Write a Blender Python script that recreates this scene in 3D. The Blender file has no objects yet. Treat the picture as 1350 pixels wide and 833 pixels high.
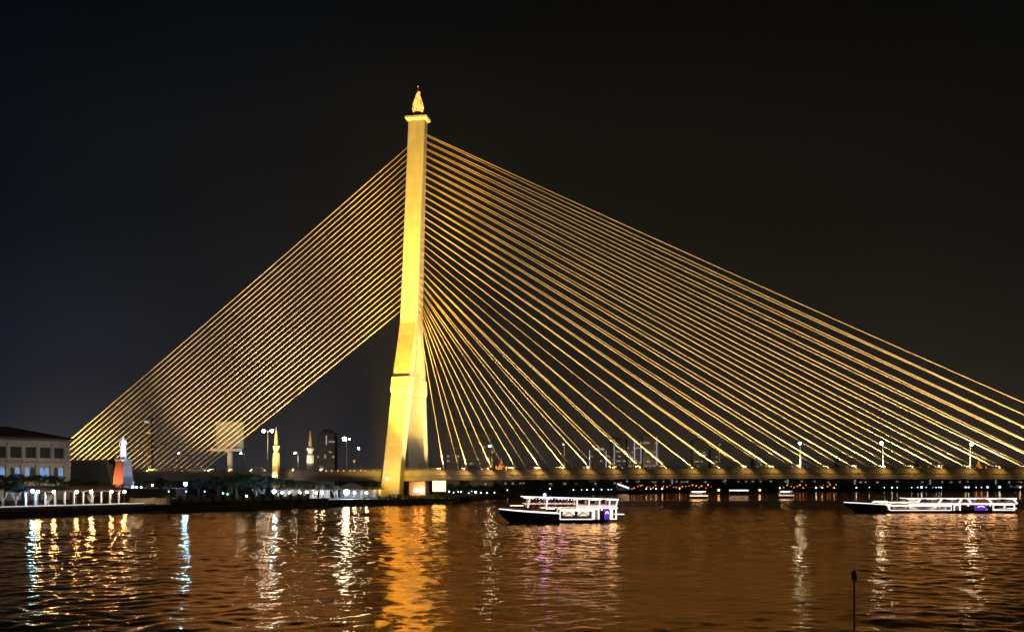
import bpy, math, random
from mathutils import Vector, Matrix
random.seed(7)
R = math.radians
scene = bpy.context.scene
COL = scene.collection
FPX = 1350.0; HZ = 628.0; CX = 675.0; CAMZ = 10.0

# ------------------------------------------------------------------ helpers
class MB:
    """collects vertices and faces; build() links them as one mesh object"""
    def __init__(s): s.v = []; s.f = []; s.smooth = False
    def add(s, vs, fs):
        b = len(s.v); s.v += [tuple(p) for p in vs]; s.f += [tuple(b + i for i in f) for f in fs]; return s
    def box(s, x0, x1, y0, y1, z0, z1):
        return s.add([(x0,y0,z0),(x1,y0,z0),(x1,y1,z0),(x0,y1,z0),(x0,y0,z1),(x1,y0,z1),(x1,y1,z1),(x0,y1,z1)],
                     [(0,3,2,1),(4,5,6,7),(0,1,5,4),(1,2,6,5),(2,3,7,6),(3,0,4,7)])
    def bar(s, p, q, w, h):
        """rectangular bar from p to q, w wide (level), h high"""
        p = Vector(p); q = Vector(q); d = (q - p).normalized()
        a = d.cross(Vector((0,0,1)))
        if a.length < 1e-4: a = Vector((0,1,0))
        a.normalize(); b = a.cross(d).normalized(); a = a * w / 2; b = b * h / 2
        return s.add([p-a-b,p+a-b,p+a+b,p-a+b,q-a-b,q+a-b,q+a+b,q-a+b],
                     [(0,1,2,3),(4,7,6,5),(0,4,5,1),(1,5,6,2),(2,6,7,3),(3,7,4,0)])
    def tube(s, pts, radii, n=8, cap=True):
        pts = [Vector(p) for p in pts]
        if not isinstance(radii, (list, tuple)): radii = [radii] * len(pts)
        rings = []
        for i, p in enumerate(pts):
            d = (pts[min(i+1, len(pts)-1)] - pts[max(i-1, 0)]).normalized()
            a = d.cross(Vector((0.13, 1, 0.07)))
            if a.length < 0.05: a = d.cross(Vector((1, 0, 0)))
            a.normalize(); b = d.cross(a)
            rings.append([p + (a*math.cos(2*math.pi*k/n) + b*math.sin(2*math.pi*k/n)) * radii[i] for k in range(n)])
        vs = [v for r in rings for v in r]; fs = []
        for i in range(len(pts)-1):
            for k in range(n):
                fs.append((i*n+k, i*n+(k+1)%n, (i+1)*n+(k+1)%n, (i+1)*n+k))
        if cap: fs += [tuple(range(n))[::-1], tuple((len(pts)-1)*n + k for k in range(n))]
        return s.add(vs, fs)
    def lathe(s, prof, c=(0,0,0), n=16):
        vs = []; fs = []; m = len(prof)
        for r, z in prof:
            for k in range(n):
                vs.append((c[0]+max(r,0.002)*math.cos(2*math.pi*k/n), c[1]+max(r,0.002)*math.sin(2*math.pi*k/n), c[2]+z))
        for i in range(m-1):
            for k in range(n):
                fs.append((i*n+k, i*n+(k+1)%n, (i+1)*n+(k+1)%n, (i+1)*n+k))
        fs += [tuple(range(n))[::-1], tuple((m-1)*n+k for k in range(n))]
        return s.add(vs, fs)
    def loft(s, rings, cap=True):
        n = len(rings[0]); vs = [v for r in rings for v in r]; fs = []
        for i in range(len(rings)-1):
            for k in range(n):
                fs.append((i*n+k, i*n+(k+1)%n, (i+1)*n+(k+1)%n, (i+1)*n+k))
        if cap: fs += [tuple(range(n))[::-1], tuple((len(rings)-1)*n+k for k in range(n))]
        return s.add(vs, fs)
    def ball(s, c, r, n=8, m=6, sz=1.0):
        return s.lathe([(r*math.sin(math.pi*i/m), -r*sz*math.cos(math.pi*i/m)) for i in range(m+1)], c, n)
    def quad(s, a, b, c, d): return s.add([a,b,c,d], [(0,1,2,3)])
    def mesh(s, name, m):
        me = bpy.data.meshes.new(name); me.from_pydata(s.v, [], s.f); me.validate(); me.update()
        if m: me.materials.append(m)
        if s.smooth: me.polygons.foreach_set('use_smooth', [True]*len(me.polygons))
        return me
    def build(s, name, m, parent=None, loc=None):
        o = bpy.data.objects.new(name, s.mesh(name, m)); COL.objects.link(o)
        if parent: o.parent = parent
        if loc: o.location = loc
        return o

def tag(o, label, cat, group=None, kind=None):
    if label: o['label'] = label
    if cat: o['category'] = cat
    if group: o['group'] = group
    if kind: o['kind'] = kind
    return o
def empty(name, loc=(0,0,0), rz=0.0):
    o = bpy.data.objects.new(name, None); COL.objects.link(o); o.location = loc; o.rotation_euler = (0,0,rz); return o
def thing(name, label, cat, loc=(0,0,0), rz=0.0, group=None): return tag(empty(name, loc, rz), label, cat, group)
def copy_tree(o, parent=None):
    c = o.copy(); COL.objects.link(c); c.parent = parent
    for ch in list(o.children): copy_tree(ch, c)
    return c
def px(x, Y): return (x - CX) * Y / FPX
def pz(y, Y): return CAMZ - (y - HZ) * Y / FPX
WORDS = ('first second third fourth fifth sixth seventh eighth ninth tenth eleventh twelfth thirteenth fourteenth fifteenth sixteenth '
 'seventeenth eighteenth nineteenth twentieth twenty-first twenty-second twenty-third twenty-fourth twenty-fifth twenty-sixth '
 'twenty-seventh twenty-eighth twenty-ninth thirtieth thirty-first thirty-second thirty-third thirty-fourth thirty-fifth '
 'thirty-sixth thirty-seventh thirty-eighth thirty-ninth fortieth').split()

# ------------------------------------------------------------------ materials
def mat(name, c, rough=0.7, var=0.25, scale=1.0, metal=0.0, bump=0.0, c2=None):
    m = bpy.data.materials.new(name); m.use_nodes = True; nt = m.node_tree; b = nt.nodes['Principled BSDF']
    b.inputs['Roughness'].default_value = rough; b.inputs['Metallic'].default_value = metal
    tc = nt.nodes.new('ShaderNodeTexCoord'); no = nt.nodes.new('ShaderNodeTexNoise')
    no.inputs['Scale'].default_value = scale; no.inputs['Detail'].default_value = 6
    nt.links.new(tc.outputs['Object'], no.inputs['Vector'])
    rp = nt.nodes.new('ShaderNodeValToRGB'); rp.color_ramp.elements[0].position = 0.3; rp.color_ramp.elements[1].position = 0.7
    d = c2 or tuple(x*(1-var) for x in c)
    rp.color_ramp.elements[0].color = (*d, 1); rp.color_ramp.elements[1].color = (*c, 1)
    nt.links.new(no.outputs['Fac'], rp.inputs['Fac']); nt.links.new(rp.outputs['Color'], b.inputs['Base Color'])
    if bump:
        bp = nt.nodes.new('ShaderNodeBump'); bp.inputs['Strength'].default_value = bump; bp.inputs['Distance'].default_value = 0.05
        nt.links.new(no.outputs['Fac'], bp.inputs['Height']); nt.links.new(bp.outputs['Normal'], b.inputs['Normal'])
    return m
def emis(name, c, st):
    m = bpy.data.materials.new(name); m.use_nodes = True; b = m.node_tree.nodes['Principled BSDF']
    b.inputs['Base Color'].default_value = (*[0.6*x for x in c], 1)
    b.inputs['Emission Color'].default_value = (*c, 1); b.inputs['Emission Strength'].default_value = st
    return m

def concrete_panels():
    m = mat('pylon_concrete', (0.74,0.69,0.58), 0.8, 0.14, 0.25, bump=0.2)
    nt = m.node_tree; b = nt.nodes['Principled BSDF']; src = b.inputs['Base Color'].links[0].from_socket
    tc = nt.nodes['Texture Coordinate']; sp = nt.nodes.new('ShaderNodeSeparateXYZ'); nt.links.new(tc.outputs['Object'], sp.inputs[0])
    # pour joints every 4.2 m and streaks that run down the concrete
    d = nt.nodes.new('ShaderNodeMath'); d.operation = 'DIVIDE'; d.inputs[1].default_value = 4.2; nt.links.new(sp.outputs['Z'], d.inputs[0])
    fr = nt.nodes.new('ShaderNodeMath'); fr.operation = 'FRACT'; nt.links.new(d.outputs[0], fr.inputs[0])
    lt = nt.nodes.new('ShaderNodeMath'); lt.operation = 'LESS_THAN'; lt.inputs[1].default_value = 0.06; nt.links.new(fr.outputs[0], lt.inputs[0])
    mp = nt.nodes.new('ShaderNodeMapping'); mp.inputs['Scale'].default_value = (1.6,1.6,0.05); nt.links.new(tc.outputs['Object'], mp.inputs[0])
    n2 = nt.nodes.new('ShaderNodeTexNoise'); n2.inputs['Scale'].default_value = 1.0; n2.inputs['Detail'].default_value = 4; nt.links.new(mp.outputs[0], n2.inputs['Vector'])
    mr = nt.nodes.new('ShaderNodeMapRange'); mr.inputs[1].default_value = 0.3; mr.inputs[2].default_value = 0.7; mr.inputs[3].default_value = 0.84; mr.inputs[4].default_value = 1.0
    nt.links.new(n2.outputs['Fac'], mr.inputs[0])
    mu = nt.nodes.new('ShaderNodeMath'); mu.operation = 'MULTIPLY_ADD'; mu.inputs[1].default_value = -0.09; nt.links.new(lt.outputs[0], mu.inputs[0]); nt.links.new(mr.outputs[0], mu.inputs[2])
    mx = nt.nodes.new('ShaderNodeMix'); mx.data_type = 'RGBA'; mx.blend_type = 'MULTIPLY'; mx.inputs['Factor'].default_value = 1.0
    nt.links.new(src, mx.inputs[6]); nt.links.new(mu.outputs[0], mx.inputs[7]); nt.links.new(mx.outputs[2], b.inputs['Base Color'])
    return m

M = dict(
 pylon = concrete_panels(),
 girder = mat('girder_concrete', (0.50,0.45,0.36), 0.75, 0.3, 0.35, bump=0.2),
 deck = mat('deck_asphalt', (0.06,0.06,0.06), 0.85, 0.3, 0.6),
 cable = mat('cable_sheath', (0.78,0.63,0.40), 0.45, 0.1, 0.2),
 rail = mat('rail_steel', (0.30,0.27,0.22), 0.5, 0.2, 2.0),
 pole = mat('pole_steel', (0.26,0.26,0.26), 0.45, 0.2, 2.0),
 dark = mat('dark_metal', (0.05,0.05,0.055), 0.5, 0.3, 2.0),
 quay = mat('quay_concrete', (0.20,0.18,0.15), 0.9, 0.5, 0.5, bump=0.5),
 paving = mat('paving', (0.28,0.26,0.23), 0.85, 0.3, 0.8),
 ground = mat('ground_earth', (0.09,0.085,0.06), 0.95, 0.5, 0.08),
 white = mat('white_paint', (0.80,0.79,0.76), 0.6, 0.12, 0.8),
 cream = mat('cream_render', (0.58,0.53,0.44), 0.85, 0.2, 0.5, bump=0.2),
 roof = mat('brown_roof', (0.10,0.07,0.055), 0.8, 0.35, 1.5, bump=0.4),
 roofdark = mat('dark_roof', (0.07,0.045,0.035), 0.75, 0.4, 1.5, bump=0.4),
 winglass = mat('green_glass', (0.05,0.085,0.07), 0.55, 0.5, 1.2),
 leaf = mat('leaf_green', (0.060,0.095,0.030), 0.7, 0.6, 0.8, c2=(0.025,0.045,0.015)),
 bark = mat('bark_pale', (0.35,0.31,0.26), 0.9, 0.4, 3.0, bump=0.5),
 barkd = mat('bark_brown', (0.12,0.09,0.065), 0.9, 0.4, 3.0, bump=0.5),
 stone = mat('monument_stone', (0.52,0.50,0.48), 0.7, 0.2, 1.2, bump=0.2),
 orange = mat('orange_stone', (0.66,0.17,0.06), 0.7, 0.25, 1.2, bump=0.2),
 statue = mat('statue_white', (0.80,0.80,0.80), 0.5, 0.1, 2.0),
 gold = mat('gold_paint', (0.72,0.55,0.24), 0.5, 0.2, 1.5),
 tan = mat('tan_stone', (0.45,0.36,0.25), 0.85, 0.35, 1.2, bump=0.4),
 billboard = mat('billboard_vinyl', (0.36,0.34,0.30), 0.7, 0.3, 0.25),
 tower = mat('city_tower', (0.30,0.28,0.25), 0.85, 0.3, 0.15),
 tower2 = mat('city_tower_brown', (0.32,0.26,0.21), 0.85, 0.3, 0.15),
 band = mat('floor_band', (0.45,0.41,0.36), 0.85, 0.3, 0.15),
 hull = mat('hull_dark', (0.035,0.032,0.035), 0.35, 0.3, 0.8),
 teak = mat('teak', (0.28,0.17,0.08), 0.6, 0.35, 2.0),
 boatwhite = mat('boat_white', (0.80,0.78,0.76), 0.4, 0.08, 1.0),
 seat = mat('seat_red', (0.50,0.14,0.09), 0.8, 0.3, 2.0),
 purple = emis('purple_panel', (0.22,0.06,0.9), 0.55),
 pile = mat('old_timber', (0.16,0.12,0.10), 0.9, 0.5, 2.5, bump=0.5),
 rock = mat('rubble', (0.12,0.10,0.085), 0.95, 0.5, 1.0, bump=0.6),
 magenta = mat('magenta_paint', (0.42,0.06,0.20), 0.6, 0.4, 3.0),
 lotusbase = mat('lotus_base_metal', (0.25,0.29,0.34), 0.4, 0.3, 2.0, metal=0.5),
 tyre = mat('tyre', (0.03,0.03,0.03), 0.9, 0.2, 3.0),
 e_amber = emis('lamp_amber', (1.0,0.66,0.24), 6),
 e_cool = emis('lamp_cool', (0.70,0.85,1.0), 110),
 e_blue = emis('lamp_blue', (0.12,0.42,1.0), 380),
 e_warm = emis('lamp_warm', (1.0,0.76,0.48), 150),
 e_white = emis('lamp_white', (1.0,0.92,0.88), 110),
 e_sodium = emis('lamp_sodium', (1.0,0.33,0.07), 2.2),
 e_far = emis('far_lamp_white', (1.0,0.92,0.85), 7),
 e_farblue = emis('far_lamp_blue', (0.45,0.65,1.0), 8),
 e_green = emis('lamp_green', (0.15,0.9,0.3), 6),
 e_strip = emis('led_strip', (1.0,0.88,0.84), 1.9),
 e_stripw = emis('led_strip_warm', (1.0,0.78,0.48), 2.6),
 e_warmbulb = emis('warm_fill_bulb', (1.0,0.72,0.42), 16), e_bulbp = emis('purple_bulb', (0.6,0.4,1.0), 12),
 e_pillar = emis('pillar_glow', (1.0,0.86,0.80), 1.15),
 e_ceil = emis('ceiling_lamp', (1.0,0.82,0.62), 15.0),
 e_ceilp = emis('ceiling_lamp_purple', (0.40,0.22,1.0), 16.0),
 e_win = emis('lit_window', (1.0,0.80,0.55), 0.22),
 e_winc = emis('lit_window_cool', (0.75,0.9,1.0), 0.18),
 e_arch = emis('lit_arch', (0.30,0.55,1.0), 0.42),
 e_neon = emis('neon_edge', (0.65,0.8,1.0), 0.5),
 e_fairy = emis('fairy_light', (1.0,0.93,1.0), 2.5),
 e_red = emis('beacon_red', (1.0,0.10,0.03), 9),
 e_panel = emis('flood_panel', (1.0,0.82,0.30), 3.0),
 e_chedi = emis('chedi_gold_light', (1.0,0.50,0.16), 0.6),
)
for k_ in ('e_fairy','e_win','e_winc','e_neon','e_arch','e_sodium','e_far','e_farblue','e_red','e_chedi'): M[k_].cycles.emission_sampling = 'NONE'
# lotus: back-lit gilt lattice, brighter between the ribs
def lotus_mat():
    m = bpy.data.materials.new('lotus_glow'); m.use_nodes = True; nt = m.node_tree; b = nt.nodes['Principled BSDF']
    tc = nt.nodes.new('ShaderNodeTexCoord'); vo = nt.nodes.new('ShaderNodeTexVoronoi'); vo.feature = 'DISTANCE_TO_EDGE'; vo.inputs['Scale'].default_value = 0.75
    nt.links.new(tc.outputs['Object'], vo.inputs['Vector'])
    mr = nt.nodes.new('ShaderNodeMapRange'); mr.inputs[1].default_value = 0.02; mr.inputs[2].default_value = 0.16; mr.inputs[3].default_value = 0.25; mr.inputs[4].default_value = 2.8
    nt.links.new(vo.outputs['Distance'], mr.inputs[0])
    b.inputs['Base Color'].default_value = (0.7,0.45,0.12,1); b.inputs['Emission Color'].default_value = (1.0,0.45,0.09,1)
    nt.links.new(mr.outputs[0], b.inputs['Emission Strength']); return m
M['lotus'] = lotus_mat()

def spot(name, loc, tgt, power, color, ang, blend=0.6, parent=None, r=0.6):
    l = bpy.data.lights.new(name, 'SPOT'); l.energy = power; l.color = color; l.spot_size = R(ang); l.spot_blend = blend; l.shadow_soft_size = r
    o = bpy.data.objects.new(name, l); COL.objects.link(o)
    d = Vector(tgt) - Vector(loc); o.location = loc; o.rotation_euler = d.to_track_quat('-Z', 'Y').to_euler()
    if parent: o.parent = parent
    return o

# ------------------------------------------------------------------ camera, world
cam = bpy.data.cameras.new('camera'); co = bpy.data.objects.new('camera', cam); COL.objects.link(co)
co.location = (0,0,CAMZ); co.rotation_euler = (R(90),0,0); cam.sensor_width = 36; cam.lens = 36.0*FPX/1350
cam.shift_y = (HZ - 416.5)/1350; cam.clip_end = 8000; scene.camera = co

w = bpy.data.worlds.new('World'); scene.world = w; w.use_nodes = True; nt = w.node_tree; nt.nodes.clear()
out = nt.nodes.new('ShaderNodeOutputWorld'); add = nt.nodes.new('ShaderNodeAddShader')
bg1 = nt.nodes.new('ShaderNodeBackground'); bg2 = nt.nodes.new('ShaderNodeBackground')
sky = nt.nodes.new('ShaderNodeTexSky'); sky.sky_type = 'NISHITA'; sky.sun_disc = False; sky.sun_elevation = R(-4); sky.sun_rotation = R(200)
nt.links.new(sky.outputs[0], bg1.inputs[0]); bg1.inputs[1].default_value = 0.006
tc = nt.nodes.new('ShaderNodeTexCoord'); sp = nt.nodes.new('ShaderNodeSeparateXYZ'); nt.links.new(tc.outputs['Generated'], sp.inputs[0])
def ramp(els):
    r = nt.nodes.new('ShaderNodeValToRGB'); e = r.color_ramp.elements
    e[0].position, e[0].color = els[0][0], (*els[0][1],1); e[1].position, e[1].color = els[-1][0], (*els[-1][1],1)
    for p, c in els[1:-1]:
        k = e.new(p); k.color = (*c,1)
    return r
# city glow low in the sky: blue-grey towards the west bank, brownish over the city, near black overhead
rl = ramp([(0.0,(0.026,0.028,0.040)),(0.10,(0.011,0.0135,0.021)),(0.24,(0.0035,0.0055,0.0085)),(0.45,(0.0010,0.0022,0.0038))])
rr = ramp([(0.0,(0.028,0.022,0.017)),(0.10,(0.0095,0.0088,0.008)),(0.24,(0.0026,0.0031,0.0035)),(0.45,(0.0011,0.0015,0.0020))])
for r_ in (rl, rr): nt.links.new(sp.outputs['Z'], r_.inputs[0])
mrx = nt.nodes.new('ShaderNodeMapRange'); mrx.inputs[1].default_value = -0.38; mrx.inputs[2].default_value = 0.05; nt.links.new(sp.outputs['X'], mrx.inputs[0])
mix = nt.nodes.new('ShaderNodeMix'); mix.data_type = 'RGBA'; nt.links.new(mrx.outputs[0], mix.inputs['Factor'])
nt.links.new(rl.outputs[0], mix.inputs[6]); nt.links.new(rr.outputs[0], mix.inputs[7])
cl = nt.nodes.new('ShaderNodeTexNoise'); cl.inputs['Scale'].default_value = 4.0; cl.inputs['Detail'].default_value = 5
nt.links.new(tc.outputs['Generated'], cl.inputs['Vector'])
cm = nt.nodes.new('ShaderNodeMapRange'); cm.inputs[1].default_value = 0.3; cm.inputs[2].default_value = 0.75; cm.inputs[3].default_value = 0.85; cm.inputs[4].default_value = 1.2
nt.links.new(cl.outputs['Fac'], cm.inputs[0]); nt.links.new(cm.outputs[0], bg2.inputs[1])
nt.links.new(mix.outputs[2], bg2.inputs[0]); nt.links.new(bg1.outputs[0], add.inputs[0]); nt.links.new(bg2.outputs[0], add.inputs[1]); nt.links.new(add.outputs[0], out.inputs[0])
sl = bpy.data.lights.new('moonlight', 'SUN'); sl.energy = 0.006; sl.angle = R(0.5); sl.color = (1,0.95,0.88)
so = bpy.data.objects.new('moonlight', sl); COL.objects.link(so); so.rotation_euler = (R(50),0,R(-30))

# ------------------------------------------------------------------ river and ground
def water_mat():
    m = bpy.data.materials.new('river_water'); m.use_nodes = True; nt = m.node_tree; b = nt.nodes['Principled BSDF']
    tc = nt.nodes.new('ShaderNodeTexCoord'); prev = None
    big = nt.nodes.new('ShaderNodeTexNoise'); big.inputs['Scale'].default_value = 0.022; big.inputs['Detail'].default_value = 3
    mpb = nt.nodes.new('ShaderNodeMapping'); mpb.inputs['Scale'].default_value = (0.5,1.6,1); nt.links.new(tc.outputs['Object'], mpb.inputs[0]); nt.links.new(mpb.outputs[0], big.inputs['Vector'])
    mr = nt.nodes.new('ShaderNodeMapRange'); mr.inputs[1].default_value = 0.35; mr.inputs[2].default_value = 0.65; mr.inputs[3].default_value = 0.5; mr.inputs[4].default_value = 1.25
    nt.links.new(big.outputs['Fac'], mr.inputs[0])
    for sc, amp, rot, st in WAVES:
        mp = nt.nodes.new('ShaderNodeMapping'); mp.inputs['Rotation'].default_value = (0,0,R(rot)); mp.inputs['Scale'].default_value = (st,1,1)
        nt.links.new(tc.outputs['Object'], mp.inputs[0])
        n = nt.nodes.new('ShaderNodeTexNoise'); n.inputs['Scale'].default_value = sc; n.inputs['Detail'].default_value = 2; n.inputs['Roughness'].default_value = 0.5
        nt.links.new(mp.outputs[0], n.inputs['Vector'])
        mu = nt.nodes.new('ShaderNodeMath'); mu.operation = 'MULTIPLY'; mu.inputs[1].default_value = amp; nt.links.new(n.outputs['Fac'], mu.inputs[0])
        if prev:
            ad = nt.nodes.new('ShaderNodeMath'); nt.links.new(prev, ad.inputs[0]); nt.links.new(mu.outputs[0], ad.inputs[1]); prev = ad.outputs[0]
        else: prev = mu.outputs[0]
    mm = nt.nodes.new('ShaderNodeMath'); mm.operation = 'MULTIPLY'; nt.links.new(prev, mm.inputs[0]); nt.links.new(mr.outputs[0], mm.inputs[1])
    bp = nt.nodes.new('ShaderNodeBump'); bp.inputs['Strength'].default_value = 1.0; bp.inputs['Distance'].default_value = 1.0
    nt.links.new(mm.outputs[0], bp.inputs['Height'])
    df = nt.nodes.new('ShaderNodeBsdfDiffuse'); df.inputs['Color'].default_value = (0.05,0.022,0.004,1)
    gl = nt.nodes.new('ShaderNodeBsdfGlossy'); gl.inputs['Color'].default_value = (1.4,0.90,0.46,1); gl.inputs['Roughness'].default_value = 0.06
    fr = nt.nodes.new('ShaderNodeFresnel'); fr.inputs['IOR'].default_value = 2.3; mxs = nt.nodes.new('ShaderNodeMixShader')
    for q in (df, gl, fr): nt.links.new(bp.outputs['Normal'], q.inputs['Normal'])
    nt.links.new(fr.outputs[0], mxs.inputs[0]); nt.links.new(df.outputs[0], mxs.inputs[1]); nt.links.new(gl.outputs[0], mxs.inputs[2])
    nt.links.new(mxs.outputs[0], nt.nodes['Material Output'].inputs['Surface']); nt.nodes.remove(b)
    return m
WAVES = [(0.9, 0.045, -20, 0.65), (2.5, 0.026, 8, 0.7), (6.5, 0.006, 30, 0.8)]
M['water'] = water_mat()
import numpy as np
def river():
    """one sheet: wavy river surface (wind ripples and boat wash as real waves) that flattens out towards its edges"""
    xs = np.concatenate(([-2400,-900,-420], np.arange(-235,235.1,0.42), [420,900,2400])); ys = np.concatenate(([-300,0,35], np.arange(52,440.1,0.42), [520,700,1100,2600]))
    X, Y = np.meshgrid(xs, ys); Z = np.zeros_like(X); rg = np.random.default_rng(3)
    for k in range(84):
        lam = 1.25*(16/1.25)**(k/83.0); th = rg.normal(1.25, 1.3); kk = 2*math.pi/lam; slope = 0.021*(1.5 if lam < 3.2 else (0.8 if lam < 7 else 0.38))
        ph = kk*(X*math.cos(th)+Y*math.sin(th))+rg.uniform(0,6.28); env = 0.65+0.35*np.sin((X*math.sin(th+k)+Y*math.cos(th+k))*kk*0.13+rg.uniform(0,6.28))
        Z += slope/kk*env*(np.sin(ph)+0.22*np.cos(2*ph))
    patch = 0.75+0.3*np.sin(X*0.021+Y*0.045+1.0)*np.sin(Y*0.083-X*0.006)+0.15*np.sin(X*0.07-Y*0.03)
    for bx, by, L_, am in ((-2,222,26,0.085),(92,284,46,0.06)):
        dx = X-bx; dy = np.abs(Y-by-1.5); arm = dx*0.33+2.0; w_ = np.clip(dx/6,0,1)*np.exp(-np.clip(dx,0,400)/150)
        Z += am*w_*(np.exp(-((dy-arm)/(1.5+0.05*np.abs(dx)))**2)*np.sin(1.9*(dy-arm)+0.25*dx) + 0.5*np.exp(-(dy/(2.5+0.02*np.abs(dx)))**2)*np.clip((dx-L_)/5,0,1)*np.sin(1.3*dx+0.5*Y))
    edge = np.clip((235-np.abs(X))/15,0,1)*np.clip((Y-52)/4,0,1)*np.clip((440-Y)/30,0,1)
    Z *= patch*edge; ny, nx = X.shape
    co_ = np.stack([X,Y,Z],-1).reshape(-1,3); idx = np.arange(nx*ny).reshape(ny,nx)
    q = np.stack([idx[:-1,:-1],idx[:-1,1:],idx[1:,1:],idx[1:,:-1]],-1).reshape(-1,4)
    me = bpy.data.meshes.new('river'); me.vertices.add(len(co_)); me.vertices.foreach_set('co', co_.ravel().astype(np.float32))
    me.loops.add(q.size); me.loops.foreach_set('vertex_index', q.ravel().astype(np.int32)); me.polygons.add(len(q))
    me.polygons.foreach_set('loop_start', np.arange(0,q.size,4,dtype=np.int32)); me.polygons.foreach_set('use_smooth', np.ones(len(q),dtype=bool))
    me.update(calc_edges=True); me.materials.append(M['water']); o = bpy.data.objects.new('river', me); COL.objects.link(o); tag(o,None,None,kind='structure')
river()
BANK = [(-420,-150),(-260,60),(-125,250),(-101,287),(-62,345),(-39,363),(-22,385),(-12,470),(20,560),(100,640),(230,700),(420,740),(900,760),(2300,800)]
g = MB(); poly = BANK + [(2300,2500),(-2300,2500),(-2300,-150)]
n = len(poly); g.add([(x,y,2.0) for x,y in poly] + [(x,y,-0.8) for x,y in poly], [tuple(range(n))] + [(i,i+n,(i+1)%n+n,(i+1)%n) for i in range(n)])
tag(g.build('ground', M['ground']), None, None, kind='structure')

# ------------------------------------------------------------------ the bridge (local x along the deck, y across it away from the camera)
PHI = R(10.7); OX = px(535,409); OY = 409.0; ca = math.cos(PHI); sa = math.sin(PHI)
def T(t, s, z=0.0): return Vector((OX+ca*t+sa*s, OY-sa*t+ca*s, z))
def t_at(x, s):
    k = (x-CX)/FPX
    return (k*(OY+ca*s) - OX - sa*s)/(ca + k*sa)
def bz(y, t, s): return pz(y, T(t,s).y)
LEAN = 0.033
def lean(z): return LEAN*z
def deck_z(t): return 11.6 + (0.9*(1-((t-150)/150.0)**2) if 0 < t < 300 else 0.0)

bridge = thing('cable_stayed_bridge', 'golden floodlit cable-stayed bridge with a tall tapering pylon crossing the river', 'bridge', T(0,0,0), -PHI)
def rect(tc_, th, s0, s1, z, ch=0.35):
    a = tc_-th; b = tc_+th
    return [(a+ch,s0,z),(b-ch,s0,z),(b,s0+ch,z),(b,s1-ch,z),(b-ch,s1,z),(a+ch,s1,z),(a,s1-ch,z),(a,s0+ch,z)]
py = MB()
py.loft([rect(lean(z), th, -h, h, z) for z, th, h in ((66,3.45,5.2),(72,3.4,4.5),(100,3.38,3.6),(130,3.36,2.75),(151.2,3.34,2.2))])
pylon = py.build('pylon', M['pylon'], bridge)
lg = {}
for sg in (-1, 1):
    l = MB(); rings = []
    for z, so_, th, tw in ((-0.8,22.9,4.0,7.4),(4.0,22.0,3.75,6.4),(12,20.4,3.5,5.8),(44,12.7,3.42,5.5),(52,10.9,3.42,5.5),(66,6.05,3.42,5.2),(72.5,4.1,3.41,3.9)):
        a, b = so_-tw, so_
        if sg < 0: a, b = -so_, -(so_-tw)
        else: a, b = so_-tw, so_
        rings.append(rect(lean(z), th, a, b, z))
    l.loft(rings); leg = l.build('pylon_leg', M['pylon'], bridge); lg[sg] = leg
    c = MB(); rings = []
    for z, so_, gx in ((42.4,13.25,0.08),(43.6,12.95,0.34),(48.4,11.95,0.34),(48.75,11.87,0.34)):
        a, b = (so_-5.5-gx, so_+gx) if sg > 0 else (-so_-gx, -so_+5.5+gx)
        rings.append(rect(lean(z), 3.42+gx, a, b, z, 0.15))
    c.loft(rings); c.build('collar', M['pylon'], leg)
    f = MB(); f.box(-7,7, sg*19-7, sg*19+7, -0.8, 2.3); f.build('footing', M['quay'], leg)
cp = MB(); zt = 151.2
cp.loft([rect(lean(zt), 3.4+e, -2.3-e, 2.3+e, zt+d, 0.1) for d, e in ((0,0.02),(0.7,1.0),(1.5,1.05))])
cp.build('pylon_cap', M['pylon'], pylon)
# lotus finial
LT = lean(153); fin = MB(); fin.smooth = True
fin.lathe([(2.3,0),(2.3,0.5),(1.5,0.7),(1.3,1.3),(1.9,1.9),(1.5,2.4)], (LT,0,zt+1.5), 20); finial = fin.build('lotus_finial', M['lotusbase'], bridge)
pe = MB(); pe.smooth = True
for ring, (nn, r0, hgt, ph) in enumerate(((8,2.55,5.2,0),(8,2.2,7.2,0.39),(6,1.6,8.8,0.2))):
    for k in range(nn):
        an = 2*math.pi*k/nn + ph; d = Vector((math.cos(an), math.sin(an), 0)); e = Vector((-math.sin(an), math.cos(an), 0)); c0 = Vector((LT,0,zt+3.4))
        rows = []
        for q in range(7):
            f_ = q/6; rad = r0*(0.55+1.25*f_*(1-f_)*1.6 - 0.52*f_**1.5); wd = 0.95*math.sin(math.pi*min(1,0.18+0.8*f_))*(1.1-0.5*f_)
            p = c0 + d*max(rad,0.08) + Vector((0,0,hgt*f_)); rows.append((p-e*wd-d*0.25, p+d*0.1, p+e*wd-d*0.25))
        vs = [v for r_ in rows for v in r_]; fs = []
        for q in range(6):
            for j in range(2): fs.append((q*3+j, q*3+j+1, q*3+j+4, q*3+j+3))
        pe.add(vs, fs)
pe.build('petals', M['lotus'], finial)
tp = MB(); tp.tube([(LT,0,zt+11.3),(LT,0,zt+12.2)], [0.35,0.16], 10); tp.tube([(LT,0,zt+12.2),(LT,0,zt+14)], 0.07, 6); tp.build('spire_rod', M['gold'], finial)
MB().ball((LT+0.5,0,zt+11.6), 0.36).build('beacon', M['e_red'], finial)
MB().ball((LT,0,zt+14), 0.16).build('beacon', M['e_red'], finial)

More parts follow.
